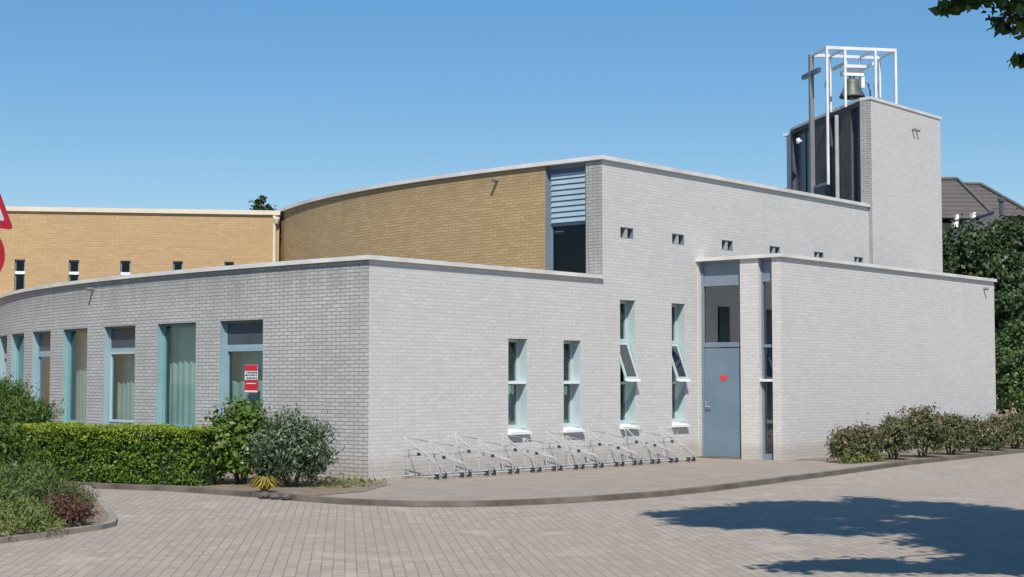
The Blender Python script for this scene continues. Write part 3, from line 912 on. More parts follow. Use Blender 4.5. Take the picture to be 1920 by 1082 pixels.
mb.box(bl_map, -0.30, 0.30, 0.50, 0.62, -0.07, 0.07)
mb.box(bl_map, 0.24, 0.33, 0.20, 0.498, -0.05, 0.05)
mb.box(bl_map, -0.16, 0.16, 0.622, 0.70, -0.06, 0.06)
build(mb, 'headstock', M['white_paint'], bl)
mb = MB(); mb.tube([bl_map(-0.05, 0.43, 0), bl_map(-0.05, 0.5, 0)], 0.025); mb.tube([bl_map(0.05, 0.43, 0), bl_map(0.05, 0.5, 0)], 0.025)
build(mb, 'crown_loop', M['bronze'], bl)
mb = MB()
mb.tube([bl_map(0.34, 0.42, 0), bl_map(0.45, 0.3, 0), bl_map(0.5, 0.1, 0), bl_map(0.5, -0.05, 0)], 0.022, 8)
mb.lathe([(0, -0.06), (0.045, -0.04), (0.045, 0.04), (0, 0.06)], bl_map(0.5, -0.06, 0), 12)
build(mb, 'striking_hammer', M['grey_steel'], bl, smooth=True)

cx = bf(-1.90, BD + 0.02, 0)
cr = thing('cross', 'tall slim grey metal cross at the back corner of the bell frame', 'cross', (cx.x, cx.y, ZT + 0.03))
def cr_map(e, z, u): return bf(-1.90 + e, BD + 0.02 + u, z)
mb = MB(); mb.box(cr_map, -0.055, 0.055, ZT + 0.03, 10.12, -0.055, 0.055)
build(mb, 'upright', M['grey_steel'], cr)
mb = MB(); mb.box(cr_map, -0.05, 0.05, 9.56, 9.67, 0.057, 0.56); mb.box(cr_map, -0.05, 0.05, 9.56, 9.67, -0.56, -0.057)
build(mb, 'crossbar', M['zinc'], cr)

# ------------------------------------------------------------------ hall of yellow brick behind
HA = Vector((-12.684, 38.885)); HB = Vector((-6.03, 39.87)); HD = (HB - HA).normalized(); HN = Vector((-HD.y, HD.x))
def hall_map(u, z, p):
    q = HB + HD * u + HN * p; return Vector((q.x, q.y, z))
hl = thing('brick_hall', 'flat roofed hall of orange yellow brick behind the white wing', 'hall', tuple(hall_map(-5, 0, 0)))
hw = [(-7.62, -7.37), (-6.35, -6.10), (-5.05, -4.80), (-3.80, -3.55), (-2.51, -2.27), (-8.9, -8.65), (-1.24, -1.0)]
wall('hall_wall', hall_map, -20, 0.12, 0, 5.80, [(a, b, 3.7, 4.6) for a, b in hw], M['orange_brick'], hl, 0.12)
mb = MB(); sweep(mb, [tuple(hall_map(-20, 0, 0)[:2]), tuple(hall_map(0.14, 0, 0)[:2])], 5.80, 5.91, 0.06, 0.28, side=-1)
build(mb, 'hall_coping', M['coping_cream'], hl)
def hall_xy(u, p): q = hall_map(u, 0, p); return (q.x, q.y)
poly_sheet('hall_roof', [hall_xy(-20, 0.05), hall_xy(0.1, 0.05), hall_xy(0.1, 9), hall_xy(-20, 9)], 5.82, M['roof'], parent=hl)
mb = MB(); quad(mb, hall_xy(-20, 9), hall_xy(0.1, 9), 0, 5.8); quad(mb, hall_xy(-20, 0), hall_xy(-20, 9), 0, 5.8)
build(mb, 'hall_back_wall', M['orange_brick'], hl, fix=False)
for a, b in hw:
    mb = MB(); frame_ring(mb, hall_map, a + 0.003, b - 0.003, 3.7, 4.597, 0.03, 0.06, 0.118)
    o = build(mb, 'window', M['frame_grey'], hl)
    mb = MB(); mb.box(hall_map, a + 0.006, b - 0.006, 4.24, 4.31, 0.02, 0.117)
    build(mb, 'glazing_bar', M['white_paint'], o)
    mb = MB(); mb.box(hall_map, a + 0.034, b - 0.034, 3.733, 4.565, 0.09, 0.096)
    build(mb, 'pane', M['dark_glass'], o)
mb = MB()
q_ = hall_map(0.0, 0, -0.05)
mb.tube([(q_.x, q_.y, 3.0), (q_.x, q_.y, 5.78)], 0.045, 12)
dp = build(mb, 'downpipe', M['coping_cream'], hl)
mb = MB(); mb.lathe([(0.0, -0.09), (0.05, -0.09), (0.09, 0.02), (0.09, 0.08), (0.0, 0.085)], hall_map(0.05, 5.66, -0.09), 12)
build(mb, 'hopper', M['coping_cream'], dp)

# ------------------------------------------------------------------ bicycle rack along the long wall
rk = thing('bike_rack', 'long galvanised bicycle rack standing along the white wall under the windows', 'bike rack', tuple(L(4.9, -0.6, 0)))
S0, S1, NU = 0.62, 7.95, 13
for t in (-0.78, -0.30):
    mb = MB(); mb.tube([L(S0 - 0.15, t, 0.05), L(S1 + 0.5, t, 0.05)], 0.016, 8)
    build(mb, 'rail', M['steel'], rk)
mb = MB(); mb.tube([L(S0 - 0.15, -0.30, 0.38), L(S1 + 0.5, -0.30, 0.38)], 0.010, 8)
build(mb, 'rail', M['steel'], rk)
def arc_path(pts, n=5):
    """round the corners of a polyline (Catmull-Rom)"""
    P = [Vector(p) for p in pts]
    P = [P[0] * 2 - P[1]] + P + [P[-1] * 2 - P[-2]]
    out = []
    for i in range(1, len(P) - 2):
        for k in range(n):
            t = k / n
            out.append(0.5 * ((2 * P[i]) + (-P[i - 1] + P[i + 1]) * t + (2 * P[i - 1] - 5 * P[i] + 4 * P[i + 1] - P[i + 2]) * t * t + (-P[i - 1] + 3 * P[i] - 3 * P[i + 1] + P[i + 2]) * t ** 3))
    out.append(P[-2])
    return out
def holder(s, high):
    hgt = (0.50 if high else 0.40) + rnd.uniform(-0.02, 0.02); s += rnd.uniform(-0.025, 0.025)
    mb = MB()
    sk = 0.30       # wheels stand askew, slanting along the wall
    for g in (-0.035, 0.035):
        mb.tube(arc_path([L(s + g + sk, -0.80, 0.05), L(s + g + sk * 0.85, -0.76, 0.22), L(s + g + sk * 0.5, -0.60, hgt * 0.75), L(s + g + sk * 0.15, -0.40, hgt), L(s + g, -0.30, hgt * 0.85), L(s + g, -0.28, 0.05)]), 0.0085, 7)
    o = build(mb, 'wheel_holder', M['steel'], rk, smooth=True)
    mb = MB()
    mb.tube([L(s - 0.10, -0.32, hgt + 0.20), L(s + 0.46, -0.76, 0.08)], 0.009, 7)
    mb.tube([L(s + 0.16, -0.34, 0.06), L(s - 0.10, -0.32, hgt + 0.20)], 0.0085, 7)
    mb.tube([L(s + 0.46, -0.34, hgt + 0.10), L(s + 0.10, -0.70, 0.10)], 0.008, 7)
    mb.tube([L(s - 0.10, -0.32, hgt + 0.20), L(s + 0.46, -0.34, hgt + 0.10)], 0.008, 7)
    build(mb, 'brace', M['steel'], o, smooth=True)
    mb = MB()
    mb.lathe([(0, -0.03), (0.03, -0.025), (0.03, 0.025), (0, 0.03)], L(s + 0.06, -0.5, hgt * 0.82), 10)
    build(mb, 'clamp', M['black'], o)
    for g in (0.17, 0.36):
        mb = MB()
        mb.box(lambda u, z, p: L(u, p, z), s + g - 0.025, s + g + 0.025, 0.012, 0.09, -0.83, -0.76)
        build(mb, 'foot_block', M['black'], o)
    return o
for k in range(NU):
    holder(S0 + (S1 - S0) * k / (NU - 1), k % 2 == 0)

# ------------------------------------------------------------------ traffic signs at the left edge
SP = Vector((-6.82, 20.3))
phi = R(65)           # turned well to the left road
sx_ = Vector((math.cos(phi), math.sin(phi) * 1.0))      # right-hand edge runs away from the viewer
def sg(u, z, p):
    nrm = Vector((sx_.y, -sx_.x))
    q = SP + sx_ * u + nrm * p
    return Vector((q.x, q.y, z))
pole = thing('sign_pole', 'grey steel post carrying two red traffic signs at the left edge', 'sign post', (SP.x, SP.y, ROAD))
mb = MB(); mb.tube([(SP.x, SP.y, ROAD), (SP.x, SP.y, 4.4)], 0.038, 12)
build(mb, 'post', M['grey_steel'], pole)
mb = MB(); mb.lathe([(0.038, 0), (0.045, 0.0), (0.045, 0.03), (0.0, 0.05)], (SP.x, SP.y, 4.4), 12)
build(mb, 'cap', M['grey_steel'], pole)
def plate(mb, outline, p0, p1):
    a = [sg(u, z, p0) for u, z in outline]; b = [sg(u, z, p1) for u, z in outline]
    mb.face(list(reversed(a))); mb.face(b)
    n = len(a)
    for i in range(n):
        j = (i + 1) % n
        mb.face([a[i], a[j], b[j], b[i]])
def rounded_tri(cz, side, rr):
    h = side * math.sqrt(3) / 2
    c = [(-side / 2, cz - h / 3), (side / 2, cz - h / 3), (0, cz + 2 * h / 3)]
    out = []
    cc = [Vector((x * (1 - rr * 2 / (h / 3) / 2), cz + (z - cz) * (1 - rr * 2 / (h / 3) / 2))) for x, z in c]
    for k, base in enumerate((210, 330, 90)):
        for a in range(-60, 61, 20):
            out.append((cc[k].x + rr * math.cos(R(base + a)), cc[k].y + rr * math.sin(R(base + a))))
    return out
tri = thing('warning_sign', 'triangular warning sign with a broad red border, upper of two on the post', 'traffic sign', tuple(sg(0, 3.9, 0.05)))
mb = MB(); plate(mb, rounded_tri(3.86, 0.95, 0.04), 0.045, 0.06)
build(mb, 'plate', M['red'], tri)
mb = MB(); plate(mb, rounded_tri(3.86, 0.60, 0.02), 0.061, 0.064)
build(mb, 'white_field', M['white_film'], tri)
cir = thing('round_sign', 'round red traffic sign, lower of two on the post', 'traffic sign', tuple(sg(0, 3.22, 0.05)))
mb = MB(); plate(mb, [(0.32 * math.cos(2 * math.pi * i / 40), 3.23 + 0.32 * math.sin(2 * math.pi * i / 40)) for i in range(40)], 0.045, 0.06)
build(mb, 'plate', M['red'], cir)
mb = MB(); plate(mb, [(-0.17, 3.18), (0.17, 3.18), (0.17, 3.28), (-0.17, 3.28)], 0.061, 0.064)
build(mb, 'white_bar', M['white_film'], cir)

# ------------------------------------------------------------------ vegetation
RS = np.random.RandomState(11)
def unit(v):
    return v / np.maximum(1e-9, np.linalg.norm(v, axis=1))[:, None]
def leaves(name, pts, size, m, parent, outward=None, aspect=0.5, jitter=0.35, up=0.3, long_axis=None):
    """leaf-sized folded diamonds scattered on the given points, one mesh"""
    n = len(pts)
    pts = np.asarray(pts, float)
    nr = RS.normal(size=(n, 3))
    if outward is not None:
        nr = nr * 0.55 + unit(np.asarray(outward, float)) * 0.8
    nr[:, 2] += up
    nr = unit(nr)
    ax = RS.normal(size=(n, 3)) if long_axis is None else np.asarray(long_axis, float) + RS.normal(size=(n, 3)) * 0.35
    ax = unit(ax - nr * np.sum(ax * nr, 1)[:, None])
    bx = np.cross(nr, ax)
    sz = (np.asarray(size) * (1 + jitter * RS.normal(size=n)).clip(0.4, 1.9))[:, None]
    v = np.empty((n, 4, 3))
    v[:, 0] = pts - ax * sz * 0.5
    v[:, 1] = pts + bx * sz * aspect * 0.5 + nr * sz * 0.07
    v[:, 2] = pts + ax * sz * 0.5
    v[:, 3] = pts - bx * sz * aspect * 0.5 + nr * sz * 0.07
    org = np.array(root_of(parent).location) if parent else np.zeros(3)
    me = bpy.data.meshes.new(name)
    me.vertices.add(4 * n); me.loops.add(4 * n); me.polygons.add(n)
    me.vertices.foreach_set('co', (v.reshape(-1, 3) - org).ravel().astype(np.float32))
    me.loops.foreach_set('vertex_index', np.arange(4 * n, dtype=np.int32))
    me.polygons.foreach_set('loop_start', np.arange(0, 4 * n, 4, dtype=np.int32))
    me.update(calc_edges=True)
    me.materials.append(m)
    o = bpy.data.objects.new(name, me); COL.objects.link(o)
    if parent: o.parent = parent
    return o

def clumps(center, rad, n_cl, r_cl, per, flat=0.75, shell=0.45, bottom=-1.0, seed=None):
    """leaf points: small clumps spread through an ellipsoid, denser to its outside; returns points and outward vectors"""
    c = np.array(center, float); rad = np.array(rad, float)
    d = unit(RS.normal(size=(n_cl * 2, 3)))
    d = d[d[:, 2] > bottom][:n_cl]
    rr = RS.uniform(shell, 1.0, size=len(d)) ** 0.6
    # lumpy outline
    lump = 1 + 0.16 * np.sin(d[:, 0] * 5 + center[0]) * np.cos(d[:, 1] * 4 + center[1]) + 0.10 * np.sin(d[:, 2] * 9 + center[0] * 3)
    cc = c + d * rad * (rr * lump)[:, None]
    pts = []; out = []
    for q, dd in zip(cc, d):
        k = int(per * RS.uniform(0.5, 1.5))
        e = RS.normal(size=(k, 3)) * 0.55
        e[:, 2] *= flat
        pts.append(q + e * r_cl * RS.uniform(0.6, 1.4))
        out.append(e + dd * 0.8)
    return np.concatenate(pts), np.concatenate(out)

def limbs(mb, base, top, r0, targets, r1=0.012):
    base = Vector(base); top = Vector(top)
    mid = base.lerp(top, 0.5) + Vector((rnd.uniform(-.1, .1), rnd.uniform(-.1, .1), 0)) * (top - base).length * 0.4
    mb.tube([base, base.lerp(mid, 0.5), mid, mid.lerp(top, 0.6), top], [r0, r0 * .85, r0 * .7, r0 * .55, r0 * .4], 10)
    for tq in targets:
        tq = Vector(tq)
        st = base.lerp(top, rnd.uniform(0.45, 0.95))
        m1 = st.lerp(tq, 0.5) + Vector((rnd.uniform(-.1, .1), rnd.uniform(-.1, .1), 0.15)) * (tq - st).length * 0.4
        mb.tube([st, st.lerp(m1, 0.6), m1, tq], [r0 * 0.4, r0 * 0.3, r0 * 0.22, r1], 7)

def shrub(name, label, cat, base, rad, zc, m, n_cl, r_cl, per, size, group=None, aspect=0.5, stems=6, tips=None, bottom=-0.7, up=0.3, shell=0.45, long_up=False):
    o = thing(name, label, cat, base, group)
    c = (base[0], base[1], base[2] + zc)
    p, ou = clumps(c, rad, n_cl, r_cl, per, bottom=bottom, shell=shell)
    keep = p[:, 2] > base[2] + 0.02
    p, ou = p[keep], ou[keep]
    la = None
    if long_up:
        la = ou.copy() * 0.5; la[:, 2] += 0.9
    leaves('foliage', p, size, m, o, ou, aspect, up=up, long_axis=la)
    if tips:
        k = RS.permutation(len(p))[:int(len(p) * tips[1])]
        hi = (p[k, 2] > base[2] + zc * 0.9)
        k = k[hi]
        leaves('tip_or_highlight_leaves', p[k] + ou[k] * 0.03 + np.array([0, 0, 0.04]), size, tips[0], o, ou[k], aspect, up=up)  # upper leaves recoloured: real red shoots on photinia, painted highlights on laurel, grey shrub
    mb = MB()
    for i in range(stems):
        a = 2 * math.pi * i / stems + rnd.random()
        e = Vector((c[0] + math.cos(a) * rad[0] * 0.6, c[1] + math.sin(a) * rad[1] * 0.6, base[2] + zc + rad[2] * rnd.uniform(0.0, 0.6)))
        b0 = Vector(base) + Vector((math.cos(a), math.sin(a), 0)) * 0.06
        mb.tube([b0, b0.lerp(e, 0.5) + Vector((0, 0, 0.05)), e], [0.022, 0.014, 0.006], 6)
    build(mb, 'stem', M['bark'], o)
    return o

# clipped hedge
def hedge():
    a = Vector((-9.2, 26.6)); b = Vector((-4.6, 24.2))
    a2 = Vector((-6.35, 24.95))
    path = [Vector((-9.6, 26.8)), Vector((-6.5, 24.74)), Vector((-4.75, 23.9))]
    o = thing('clipped_hedge', 'long low clipped green hedge with a sunlit flat top in front of the wing windows', 'hedge', (-6.5, 25.3, 0))
    pts = []; out = []
    Hh = 0.86; Wd = 0.75
    for p, q in zip(path, path[1:]):
        l = (q - p).length; d = (q - p).normalized(); n = Vector((d.y, -d.x))    # towards the viewer
        if n.y > 0: n = -n
        def P(u, w, z): 
            k = p + d * u - n * w
            return (k.x, k.y, z)
        m = int(l * 9000)
        for i in range(m):
            u = rnd.uniform(-0.1, l + 0.05)
            bul = 0.05 * math.sin(u * 3.1) + 0.04 * math.sin(u * 7.7 + 1)
            f = rnd.random()
            if f < 0.55:
                z = rnd.uniform(0.02, Hh); w = -bul * 0.7 + abs(rnd.gauss(0, 0.10)) + 0.12 * (1 - z / Hh) * rnd.random()
                # darker hollows: leave gaps low down
                if math.sin(u * 9 + 4 * math.sin(z * 7)) * math.sin(z * 11 + u * 3) > 0.35 and rnd.random() < 0.75: continue
                pts.append(P(u, w, z)); out.append((n.x, n.y, 0.25))
            elif f < 0.92:
                w = rnd.uniform(0, Wd); z = Hh + 0.4 * bul - abs(rnd.gauss(0, 0.05)) + (0.03 * rnd.random() if rnd.random() < .15 else 0)
                pts.append(P(u, w, z)); out.append((n.x * 0.2, n.y * 0.2, 1))
            else:
                z = rnd.uniform(0.02, Hh); pts.append(P(u, Wd - abs(rnd.gauss(0, 0.06)), z)); out.append((-n.x, -n.y, 0.2))
    leaves('foliage', pts, 0.045, M['hedge_leaf'], o, out, 0.5, up=0.15)
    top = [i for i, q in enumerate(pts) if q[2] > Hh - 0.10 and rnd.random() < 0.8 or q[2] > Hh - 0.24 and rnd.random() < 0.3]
    leaves('sunlit_top_leaves', [(pts[i][0] + out[i][0] * 0.05, pts[i][1] + out[i][1] * 0.05, pts[i][2] + rnd.uniform(0, 0.04)) for i in top], 0.045, M['sunlit_hedge_leaf'], o, [out[i] for i in top], 0.4, up=0.1)  # brighter leaf layer: sunlight along the hedge top put into colour
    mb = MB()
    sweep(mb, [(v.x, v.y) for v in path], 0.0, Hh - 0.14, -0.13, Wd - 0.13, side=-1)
    build(mb, 'filler_core', M['hedge_dark'], o)  # added solid dark box, fills the leaves and blocks see-through
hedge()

shrub('conifer_shrub', 'spiky dark green conifer shrub behind the hedge at the left edge', 'shrub', (-9.05, 27.4, 0), (1.05, 0.8, 0.82), 0.75, M['conifer_leaf'], 620, 0.20, 80, 0.07, aspect=0.28, long_up=True)
shrub('laurel_shrub', 'bright green rounded shrub at the right end of the hedge', 'shrub', (-4.22, 24.75, 0), (0.62, 0.6, 0.60), 0.56, M['laurel_leaf'], 210, 0.17, 26, 0.085, aspect=0.55, tips=(M['lime_leaf'], 0.22))  # lime upper leaves paint in the sunlit tops
shrub('grey_leaf_shrub', 'grey green bushy shrub beside the corner of the white wing', 'shrub', (-3.34, 24.0, 0), (0.58, 0.55, 0.62), 0.48, M['grey_leaf'], 210, 0.17, 52, 0.06, tips=(M['grey_highlight'], 0.3), shell=0.2, aspect=0.35, long_up=True)
shrub('flowering_shrub', 'dark shrub with a few white flowers at the left edge in front of the hedge', 'shrub', (-7.95, 23.2, 0), (0.75, 0.7, 0.6), 0.5, M['conifer_leaf'], 150, 0.2, 30, 0.08, aspect=0.45,
      tips=None)
fl = bpy.data.objects['flowering_shrub']
leaves('flower', [(-7.20 + 0.05 * rnd.random(), 22.85 + .1 * rnd.random(), 0.36 + 0.06 * rnd.random()) for _ in range(14)], 0.05, M['petal'], fl, None, 0.9)
shrub('heather_shrub', 'low spreading olive green shrub at the edge of the left bed', 'shrub', (-5.85, 18.5, 0), (0.88, 1.15, 0.47), 0.16, M['heath_leaf'], 620, 0.12, 40, 0.045, aspect=0.3, stems=9, long_up=True)
shrub('red_leaf_shrub', 'small dark red leaved shrub on the kerb of the left bed', 'shrub', (-4.98, 17.75, 0), (0.26, 0.34, 0.22), 0.12, M['red_leaf'], 110, 0.09, 26, 0.042, aspect=0.4, stems=5)
shrub('lime_ground_shrub', 'small light green ground cover plant in the left bed corner', 'shrub', (-5.45, 17.0, 0), (0.6, 0.6, 0.26), 0.06, M['lime_leaf'], 260, 0.10, 30, 0.045, aspect=0.35, stems=5, long_up=True)

# strap-leaved yellow plant with stones at its foot
yp = thing('yellow_plant', 'little yellow strap leaved plant on the kerb before the grey shrub', 'plant', (-3.55, 22.78, 0))
mb = MB()
for i in range(90):
    a = rnd.uniform(0, 2 * math.pi); rr = rnd.uniform(0.12, 0.26); h = rnd.uniform(0.09, 0.24)
    d = Vector((math.cos(a), math.sin(a), 0)); sd = Vector((-d.y, d.x, 0)) * 0.011
    p0 = Vector((-3.55, 22.78, 0)) + d * 0.02; p1 = p0 + d * rr * 0.5 + Vector((0, 0, h)); p2 = p0 + d * rr * 1.1 + Vector((0, 0, h * 0.5))
    mb.face([p0 - sd, p0 + sd, p1 + sd, p1 - sd]); mb.face([p1 - sd, p1 + sd, p2 + sd * 0.2, p2 - sd * 0.2])
build(mb, 'foliage', M['yellow_leaf'], yp, fix=False)
def stone(x, y, z, r, label):
    bm = bmesh.new(); bmesh.ops.create_icosphere(bm, subdivisions=2, radius=r)
    for v in bm.verts:
        v.co *= 1 + 0.22 * math.sin(v.co.x * 40 + x * 9) * math.cos(v.co.y * 37 + y * 7); v.co.z *= 0.65
    me = bpy.data.meshes.new('stone'); bm.to_mesh(me); bm.free(); me.materials.append(M['stone'])
    o = bpy.data.objects.new('stone', me); COL.objects.link(o); o.location = (x, y, z)
    tag(o, label, 'stone', 'stones below the yellow plant')
stone(-3.50, 22.35, ROAD + 0.05, 0.085, 'dark stone directly below the yellow plant')
stone(-3.32, 22.22, ROAD + 0.04, 0.075, 'middle of three dark stones in the gutter below the yellow plant')
stone(-3.15, 22.10, ROAD + 0.05, 0.08, 'dark stone in the gutter farthest right of the yellow plant')

# weeds along the foot of the corner
wd = thing('weed_tuft', 'sparse pale green weeds on bare soil by the wing corner', 'weeds', (-2.6, 24.2, 0))
leaves('foliage', [(-2.6 + rnd.gauss(0, 0.28), 24.2 + rnd.gauss(0, 0.4), abs(rnd.gauss(0.04, 0.05))) for _ in range(420)], 0.07, M['lime_leaf'], wd, None, 0.3)

# row of reddish shrubs before the entrance block
row = [(6.50, 31.0, 0.22, 0.60), (7.02, 31.5, 0.26, 0.66), (7.72, 32.1, 0.38, 0.78), (8.58, 33.1, 0.48, 1.00), (9.5, 34.3, 0.42, 0.88), (10.3, 35.3, 0.36, 0.68), (11.08, 36.3, 0.36, 0.76), (11.85, 37.3, 0.42, 0.78), (12.7, 38.5, 0.46, 0.72), (13.6, 39.7, 0.5, 0.7)]
rl = ['small thin reddish shrub nearest the entrance door', 'slim red tipped shrub second from the entrance door', 'dense red tipped shrub third from the entrance door',
      'tallest bronze shrub in the middle of the row by the white wall', 'broad bronze shrub right of the tallest one in the row', 'lower dull green shrub past the middle of the row',
      'low olive shrub left of the end corner of the entrance block', 'upright shrub touching the end corner of the entrance block', 'dark low shrub just past the end corner of the entrance block', 'dark low shrub at the right edge of the photo']
for (x, y, r, h), lb in zip(row, rl):
    shrub('photinia_shrub', lb, 'shrub', (x, y, 0), (r, r, h * 0.5), h * 0.52, M['photinia_leaf'], int(60 + r * 260), 0.12, 30, 0.07, 'red tipped shrubs along the entrance block', aspect=0.42,
          tips=(M['photinia_tip'], 0.13), shell=0.3, long_up=True)
gw = thing('weed_tuft', 'fresh green weeds at the foot of the first reddish shrubs', 'weeds', (7.0, 31.2, 0))
leaves('foliage', [(6.55 + k * 0.6 + rnd.gauss(0, 0.10), 30.75 + k * 0.75 + rnd.gauss(0, 0.15), abs(rnd.gauss(0.07, 0.07))) for k in [rnd.uniform(-0.2, 1.3) for _ in range(900)]], 0.075, M['lime_leaf'], gw, None, 0.3)

# trees behind on the right
def tree(name, label, base, trunk_h, crown, rad, m, n_cl, r_cl, per, size, r0=0.16, group=None, bottom=-0.8, cat='tree'):
    o = thing(name, label, cat, base, group)
    p, ou = clumps(crown, rad, n_cl, r_cl, per, bottom=bottom, shell=0.35)
    leaves('crown', p, size, m, o, ou, 0.6)
    mb = MB()
    tg = [(crown[0] + rad[0] * 0.7 * math.cos(a), crown[1] + rad[1] * 0.7 * math.sin(a), crown[2] + rad[2] * rnd.uniform(-0.3, 0.6)) for a in np.linspace(0, 6, 8)]
    limbs(mb, base, (crown[0], crown[1], crown[2] + rad[2] * 0.3), r0, tg)
    build(mb, 'trunk', M['bark'], o)
    return o
tree('broadleaf_tree', 'dark leafy tree between the tower and the brown roofed house', (15.2, 52, -.1), 2, (15.0, 52, 4.3), (2.3, 2.2, 2.4), M['far_leaf'], 300, 0.42, 110, 0.15, group='trees behind the church')
tree('broadleaf_tree', 'dark leafy tree in front of the house, right of the one beside the tower', (18.2, 54, -.1), 2, (16.9, 54.5, 4.2), (1.8, 2.0, 2.5), M['far_leaf'], 300, 0.42, 110, 0.15, group='trees behind the church')
tree('broadleaf_tree', 'lower rounded tree at the right edge below the grey gable roof', (19.2, 55, -.1), 2, (19.2, 55, 2.9), (1.9, 1.9, 2.7), M['far_leaf'], 300, 0.5, 80, 0.15, group='trees behind the church')
tree('broadleaf_tree', 'lighter green small tree just right of the entrance block end', (14.6, 45.5, -.1), 1, (14.7, 45.5, 2.0), (0.95, 0.9, 1.5), M['far_leaf_light'], 150, 0.3, 60, 0.11, 0.08, group='trees behind the church')
tree('broadleaf_tree', 'tall dark tree filling the gap behind the entrance block', (14.6, 56, -.1), 2, (16.2, 58, 2.6), (5.0, 1.8, 2.6), M['far_leaf'], 420, 0.55, 80, 0.17, group='trees behind the church')
tree('conifer_tree', 'narrow tree top showing above the yellow hall roof', (-8.25, 52, -.1), 3, (-8.22, 52, 4.55), (0.48, 0.48, 3.0), M['far_leaf'], 520, 0.13, 60, 0.10, 0.12)

# the tree over the road on the right: its branches show at the top, its shadow on the road
def road_tree():
    base = (8.6, 11.2, ROAD)
    o = thing('overhanging_tree', 'leafy tree whose dark branch tips hang into the top right corner', 'tree', base)
    ce = []
    k = math.cos(SUN_EL) / math.sin(SUN_EL)
    hx, hy = SUN_H.x * k, SUN_H.y * k
    def put(sx, sy, h, r): ce.append((sx + hx * h, sy + hy * h, h, r))
    # upper boughs, reaching out to the left over the road
    for i in range(190):
        f = rnd.random() ** 0.8
        x = 2.0 + 6.5 * f
        up_ = np.interp(x, [1.7, 2.3, 3.15, 4.0, 4.9, 5.9, 6.3, 9], [19.6, 20.3, 21.2, 22.2, 22.7, 21.9, 20.2, 19.0])
        dn_ = np.interp(x, [1.7, 2.5, 3.6, 4.6, 9], [19.2, 17.9, 17.0, 15.2, 13.5])
        y = rnd.uniform(dn_ + 0.15, up_ - 0.15)
        put(x, y, rnd.uniform(6.3, 9.0), rnd.uniform(0.22, 0.5))
    # crown body to the right, mostly outside the picture
    for i in range(300):
        x = rnd.uniform(4.9, 12.5); y = 17.5 + rnd.uniform(-5.0, 2.2) * math.sqrt(max(0, 1 - ((x - 9) / 4.4) ** 2) + 0.05)
        put(x, y, rnd.uniform(5.6, 9.5), rnd.uniform(0.4, 0.7))
    # low bough whose tips show in the corner of the picture
    for i in range(46):
        f = rnd.random()
        x = 2.45 + 3.6 * f
        y = 14.25 + rnd.uniform(-0.45, 0.55) * (0.25 + 1.0 * f) + 0.12 * f
        put(x, y, rnd.uniform(4.55, 5.3) + 0.3 * (1 - f), rnd.uniform(0.22, 0.38))
    P = []; O = []
    for x, y, h, r in ce:
        # keep the picture clear except for the tips in its corner
        n = int(480 * (r / 0.45) ** 2)
        e = RS.normal(size=(n, 3)) * 0.5; e[:, 2] *= 0.55
        P.append(np.array((x, y, h)) + e * r); O.append(e + np.array([0, 0, .4]))
    # the visible twigs: small clumps placed where the tips hang
    tw = [(3.10, 10.6, 4.06, .10), (3.18, 10.5, 3.98, .12), (3.30, 10.55, 3.92, .14), (3.40, 10.6, 4.00, .15), (3.20, 10.6, 3.87, .10), (3.38, 10.7, 3.92, .13), (3.46, 10.7, 3.98, .14),
          (2.80, 10.5, 3.96, .05), (2.88, 10.5, 3.985, .06), (2.98, 10.5, 3.99, .06), (3.46, 11.0, 3.70, .06), (3.56, 11.0, 3.72, .10), (3.6, 10.9, 3.82, .10), (3.28, 10.4, 4.03, .14), (3.15, 10.4, 4.08, .10)]
    for x, y, h, r in tw:
        x += 0.13; h += 0.15
        n = int(14 + 230 * r)
        e = RS.normal(size=(n, 3)) * 0.55; e[:, 2] *= 0.6
        P.append(np.array((x, y, h)) + e * r); O.append(e + np.array([0, 0, .4]))
    p = np.concatenate(P); ou = np.concatenate(O)
    # nothing but the tips may hang into view
    vis = (np.abs(p[:, 0]) < 0.335 * p[:, 1]) & (p[:, 2] < 1.6 + 0.248 * p[:, 1])
    tipmask = np.zeros(len(p), bool); tipmask[len(np.concatenate(P[:len(ce)])):] = True
    keep = ~vis | tipmask
    leaves('crown', p[keep], np.where(tipmask, 0.085, 0.16)[keep], M['tree_leaf'], o, ou[keep], 0.55)
    mb = MB()
    limbs(mb, base, (8.3, 11.6, 7.2), 0.26, [(4.2, 12.6, 7.0), (5.2, 14.2, 7.2), (5.6, 10.8, 6.0), (9.5, 9.0, 7.5), (11, 12, 7.4), (9, 15, 7.3), (7.5, 13.5, 8.6), (3.9, 11.0, 4.75)], 0.02)
    mb.tube([(3.9, 11.0, 4.75), (3.6, 10.8, 4.45), (3.45, 10.6, 4.25), (3.33, 10.55, 4.1)], [0.02, 0.016, 0.012, 0.006], 6)
    mb.tube([(3.6, 10.8, 4.45), (3.4, 10.55, 4.40), (3.18, 10.5, 4.32), (3.06, 10.5, 4.26)], [0.014, 0.01, 0.008, 0.005], 6)
    mb.tube([(3.9, 11.0, 4.75), (3.75, 11.0, 4.2), (3.73, 11.0, 3.95), (3.6, 11.0, 3.85)], [0.016, 0.013, 0.01, 0.005], 6)
    build(mb, 'trunk', M['bark'], o)
road_tree()

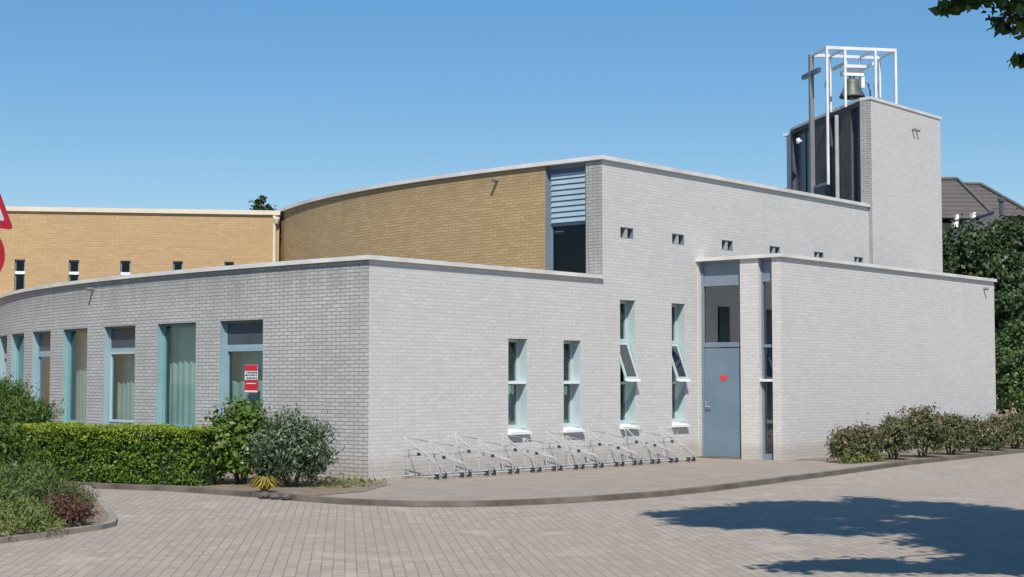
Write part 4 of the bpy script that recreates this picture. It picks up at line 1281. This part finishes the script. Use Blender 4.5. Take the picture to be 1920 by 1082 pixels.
# ------------------------------------------------------------------ house behind the trees
ho = thing('brown_roof_house', 'house with brown tiled hipped roofs rising behind the trees on the right', 'house', (21, 74, 0))
def roof_solid(mb, ridge, eaves):
    """hip: two ridge points, four eave corners (front-left, front-right, back-right, back-left)"""
    a, b = ridge; fl_, fr_, br_, bl_ = eaves
    mb.face([fl_, fr_, b, a]); mb.face([fr_, br_, b]); mb.face([br_, bl_, a, b]); mb.face([bl_, fl_, a])
    mb.face([fl_, bl_, br_, fr_])
mb = MB(); roof_solid(mb, ((13.5, 73.5, 10.95), (20.85, 73.5, 11.0)), ((10.0, 69.2, 9.1), (21.4, 69.2, 8.7), (21.6, 78, 8.7), (10.0, 78, 9.1)))
build(mb, 'roof', M['tile'], ho)
mb = MB(); roof_solid(mb, ((20.5, 79.5, 11.55), (23.75, 79.5, 11.5)), ((17, 75, 9.5), (25.0, 75.0, 9.45), (27.0, 86, 9.4), (17, 86, 9.5)))
build(mb, 'roof', M['tile'], ho)
mb = MB()
mb.tube([(19.85, 64.4, 8.52), (19.85, 69.2, 8.52)], 0.09, 8)
mb.face([(19.85, 64.5, 8.5), (24.0, 64.5, 6.2), (24.0, 69.1, 6.2), (19.85, 69.1, 8.5)])
mb.face([(19.85, 64.5, 8.5), (19.85, 69.1, 8.5), (17.6, 69.1, 6.8), (17.6, 64.5, 6.8)])
build(mb, 'gable_roof', M['dark_tile'], ho, fix=False)
mb = MB()
for (x0, z0, x1, z1) in ((19.85, 8.48, 24.1, 6.1), (19.85, 8.48, 17.5, 6.7)):
    n = 1
    mb.hexa([(x0, 64.36, z0 - 0.26), (x1, 64.36, z1 - 0.26), (x1, 64.46, z1 - 0.26), (x0, 64.46, z0 - 0.26), (x0, 64.36, z0 + 0.02), (x1, 64.36, z1 + 0.02), (x1, 64.46, z1 + 0.02), (x0, 64.46, z0 + 0.02)])
build(mb, 'bargeboard', M['dark_tile'], ho)
mb = MB()
mb.face([(17.8, 64.6, 0), (23.9, 64.6, 0), (23.9, 64.6, 6.2), (19.85, 64.6, 8.4), (17.8, 64.6, 6.8)])
mb.box(lambda u, z, p: Vector((u, p, z)), 10.4, 21.0, 0, 8.6, 69.8, 77.5)
mb.box(lambda u, z, p: Vector((u, p, z)), 17.5, 24.6, 0, 9.3, 77.6, 85.5)
build(mb, 'wall', M['render_wall'], ho, fix=False)
for x, z in ((19.4, 8.7), (20.15, 8.8), (20.95, 8.8)):
    mb = MB(); mb.hexa([(x, 69.0, z - .35), (x + .2, 69.0, z - .35), (x + .2, 69.6, z - .35), (x, 69.6, z - .35), (x + .14, 69.05, z + .2), (x + .26, 69.05, z + .2), (x + .26, 69.6, z + .2), (x + .14, 69.6, z + .2)])
    build(mb, 'dormer_trim', M['white_paint'], ho)
mb = MB(); mb.tube([(22.2, 71.2, 8.4), (22.2, 71.2, 9.7)], 0.10, 10); mb.lathe([(0.1, 0), (0.17, 0.02), (0.17, 0.14), (0.0, 0.2)], (22.2, 71.2, 9.7), 10)
build(mb, 'flue_pipe', M['zinc'], ho)
mb = MB(); mb.tube([(13.5, 73.45, 11.0), (20.85, 73.45, 11.05), (21.4, 69.2, 8.75)], 0.09, 8)
mb.tube([(20.5, 79.45, 11.6), (23.75, 79.45, 11.55), (25.0, 75.0, 9.5)], 0.09, 8)
build(mb, 'ridge_tiles', M['dark_tile'], ho)
